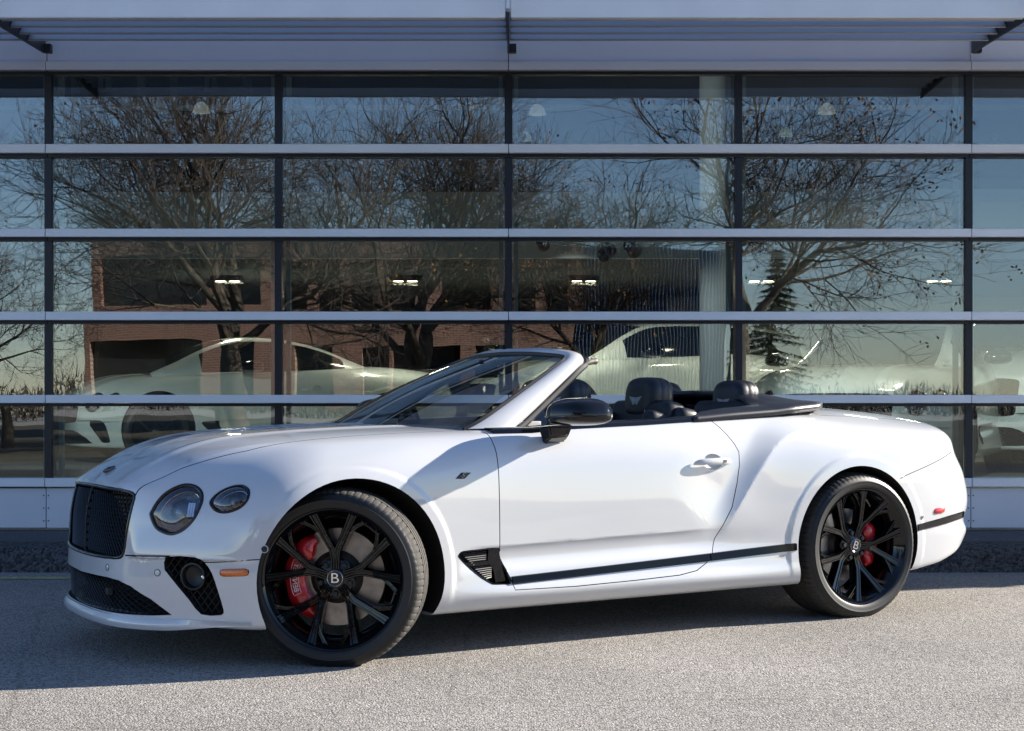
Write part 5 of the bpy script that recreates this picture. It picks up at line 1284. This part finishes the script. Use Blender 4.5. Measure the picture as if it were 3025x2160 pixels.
# corrugated blue shed
sh = empty('corrugated_shed', (rx(1425), BYB - 1, 0)); tag(sh, 'blue ribbed metal shed reflected beside the brick building', 'building')
w0, w1 = rx(1296) - rx(1425), rx(1640) - rx(1425); n = 88; V = []; F = []; hz_ = rz_(530)
for i in range(n + 1):
    x = w0 + (w1 - w0) * i / n; y = .10 if i % 2 else -.10; V += [(x, y, 0), (x, y, hz_)]
for i in range(n): F.append((2 * i, 2 * i + 1, 2 * i + 3, 2 * i + 2))
link('ribbed_wall', mesh('ribbed_wall', V, F), mat('blue_steel', (.16, .24, .38), .45, .2), sh); bx_ = box_mesh('shed_core', (w1 - w0 - .1, 9, hz_ - .1)); link('shed_core', bx_, 'recess', sh, ((w0 + w1) / 2, -4.8, hz_ / 2 - .05))
# bare trees
mat('bark', (.10, .078, .06), .9, noise=(12, .4)); mat('twig', (.07, .055, .046), .9); mat('dry_leaf', (.26, .13, .045), .8); mat('needle', (.035, .05, .03), .8)
def bare_tree(seed, height, lean=(0, 0), spread=1.0, leaves=500, stems=1, levels=6):
    R = random.Random(seed); wood = []; twigs = []; tips = []
    def grow(p, d, L_, r, lev):
        n = 4 if lev < 2 else 3; pts = [p]; q = p.copy(); dd = d.copy()
        for i in range(n):
            dd = (dd + Vector((R.uniform(-1, 1), R.uniform(-1, 1), R.uniform(-.5, .75))) * (.14 + .05 * lev) * .8).normalized(); q = q + dd * (L_ / n); pts.append(q.copy())
        r1 = r * .62; rad = [r + (r1 - r) * i / n for i in range(n + 1)]
        (wood if lev < 3 else twigs).append(tube(pts, rad, 7 if lev < 2 else (5 if lev == 2 else 3), caps=False))
        if lev >= levels - 1: tips.append((q, dd)); return
        nb = 3
        if lev == levels - 2: nb = 4
        for b in range(nb):
            i = R.randint(max(1, n // 2), n) if lev else R.choice([n - 1, n, n]); base = pts[i]; a = R.uniform(0, 2 * pi); sp = R.uniform(.45, 1.0) * (spread if lev else spread * .8)
            u = dd.orthogonal().normalized(); v = dd.cross(u); nd = (dd * cos(sp) + (u * cos(a) + v * sin(a)) * sin(sp)); nd.z += .06 if lev < 2 else -.04
            grow(base, nd.normalized(), L_ * R.uniform(.62, .86), max(rad[i] * R.uniform(.55, .75), .0036), lev + 1)
        grow(q, (dd + Vector((R.uniform(-.3, .3), R.uniform(-.3, .3), .1))).normalized(), L_ * .8, max(r1 * .9, .0036), lev + 1)
    for s_ in range(stems):
        d = Vector((lean[0] + (R.uniform(-.25, .25) if stems > 1 else 0), lean[1], 1)).normalized(); grow(Vector((.25 * s_, 0, -.05)), d, height * .25, height * .022, 0)
    V, F = join_vf(wood); m1 = mesh('trunk', V, F, True, 60)
    V, F = join_vf(twigs); m2 = mesh('crown', V, F)
    V = []; F = []
    for _ in range(leaves // 6):
        p0, d = R.choice(tips)
        for q_ in range(6):
            p = p0 + Vector((R.gauss(0, .09), R.gauss(0, .09), R.gauss(-.05, .09))); a = Vector((R.uniform(-1, 1), R.uniform(-1, 1), R.uniform(-1, 1))).normalized() * .04; b = a.orthogonal().normalized() * .022; o = len(V); V += [p - a, p + b, p + a, p - b]; F.append((o, o + 1, o + 2, o + 3))
    return m1, m2, mesh('dry_leaves', V, F)
def put_tree(model, label, loc, rot=0., sc=1.):
    t = empty('bare_tree', loc, rot); t.scale = (sc, sc, sc); tag(t, label, 'tree', 'bare trees reflected in the showroom glass')
    link('trunk', model[0], 'bark', t); cr = link('crown', model[1], 'twig', t); l = link('dry_leaves', model[2], 'dry_leaf', cr); l['kind'] = 'stuff'
def tp(u, D): return ((u * 1.3302 - 1512) / 4448.3 * (21.5 + D), -D, 0)
TA = bare_tree(3, 9.0, (.0, 0), 1.15, 400, 2, 7); TB_ = bare_tree(21, 8.6, (.12, 0), 1.1, 1100, 1, 7)
put_tree(TA, 'large bare tree with twin trunks reflected in front of the brick building', tp(520, 12), 0., 1.32)
put_tree(TB_, 'bare tree with upright stems reflected between brick building and ribbed shed', tp(1325, 14), 2.2, .95)
put_tree(TB_, 'bare tree leaning over with clusters of brown leaves reflected near the round column', tp(1640, 11), 0., 1.3)
put_tree(TA, 'bare tree reflected near the sunlit brick piers', tp(900, 14), 1.9, 1.25)
put_tree(TB_, 'dense bare tree reflected standing clear of the brick building end', tp(0, 17), 4.0, .8)
def spruce(loc, h, seed, label):
    R = random.Random(seed); t = empty('spruce_tree', loc); tag(t, label, 'tree'); V, F = tube([(0, 0, 0), (0, 0, h)], [.14, .01], 7); link('trunk', mesh('trunk', V, F, True), 'bark', t); V = []; F = []
    z = .5
    while z < h:
        L_ = (h - z) * .34 + .1; nb = 9
        for b in range(nb):
            a = R.uniform(0, 2 * pi); d = Vector((cos(a), sin(a), -.25)); 
            for i in range(10):
                s = (i + 1) / 10 * L_ * R.uniform(.8, 1.1); p = Vector((0, 0, z)) + d * s
                for q in range(5):
                    e = Vector((R.gauss(0, .16), R.gauss(0, .16), R.gauss(-.09, .06))) * (1.1 - .3 * s / L_); w = Vector((R.uniform(-1, 1), R.uniform(-1, 1), 0)) * .03; o = len(V); V += [p - w, p + w, p + e]; F.append((o, o + 1, o + 2))
        z += .17
    c_ = link('crown', mesh('crown', V, F), 'needle', t)
spruce(tp(1715, 20), 5.3, 5, 'dark green spruce reflected beside the leaning bare tree')
# distant tree line closing the horizon behind the car park
V = []; F = []; R = random.Random(4)
for i in range(26000):
    x = R.uniform(-90, 90); y = -95 + R.uniform(-6, 6); h = 1.6 + .7 * sin(x * .13) + .5 * sin(x * .41 + 1) + R.uniform(-.8, .8); z = R.uniform(0, max(.6, h)); a = Vector((R.gauss(0, .25), R.gauss(0, .3), R.gauss(.5, .35))); b = Vector((R.gauss(0, .05), R.gauss(0, .05), R.gauss(0, .05))); o = len(V); p = Vector((x, y, z)); V += [p - b, p + b, p + a]; F.append((o, o + 1, o + 2))
tw = link('distant_trees', mesh('distant_trees', V, F), mat('far_wood', (.06, .05, .042), .9)); tag(tw, 'low far-off line of bare trees beyond the car park', 'tree line', kind='stuff')
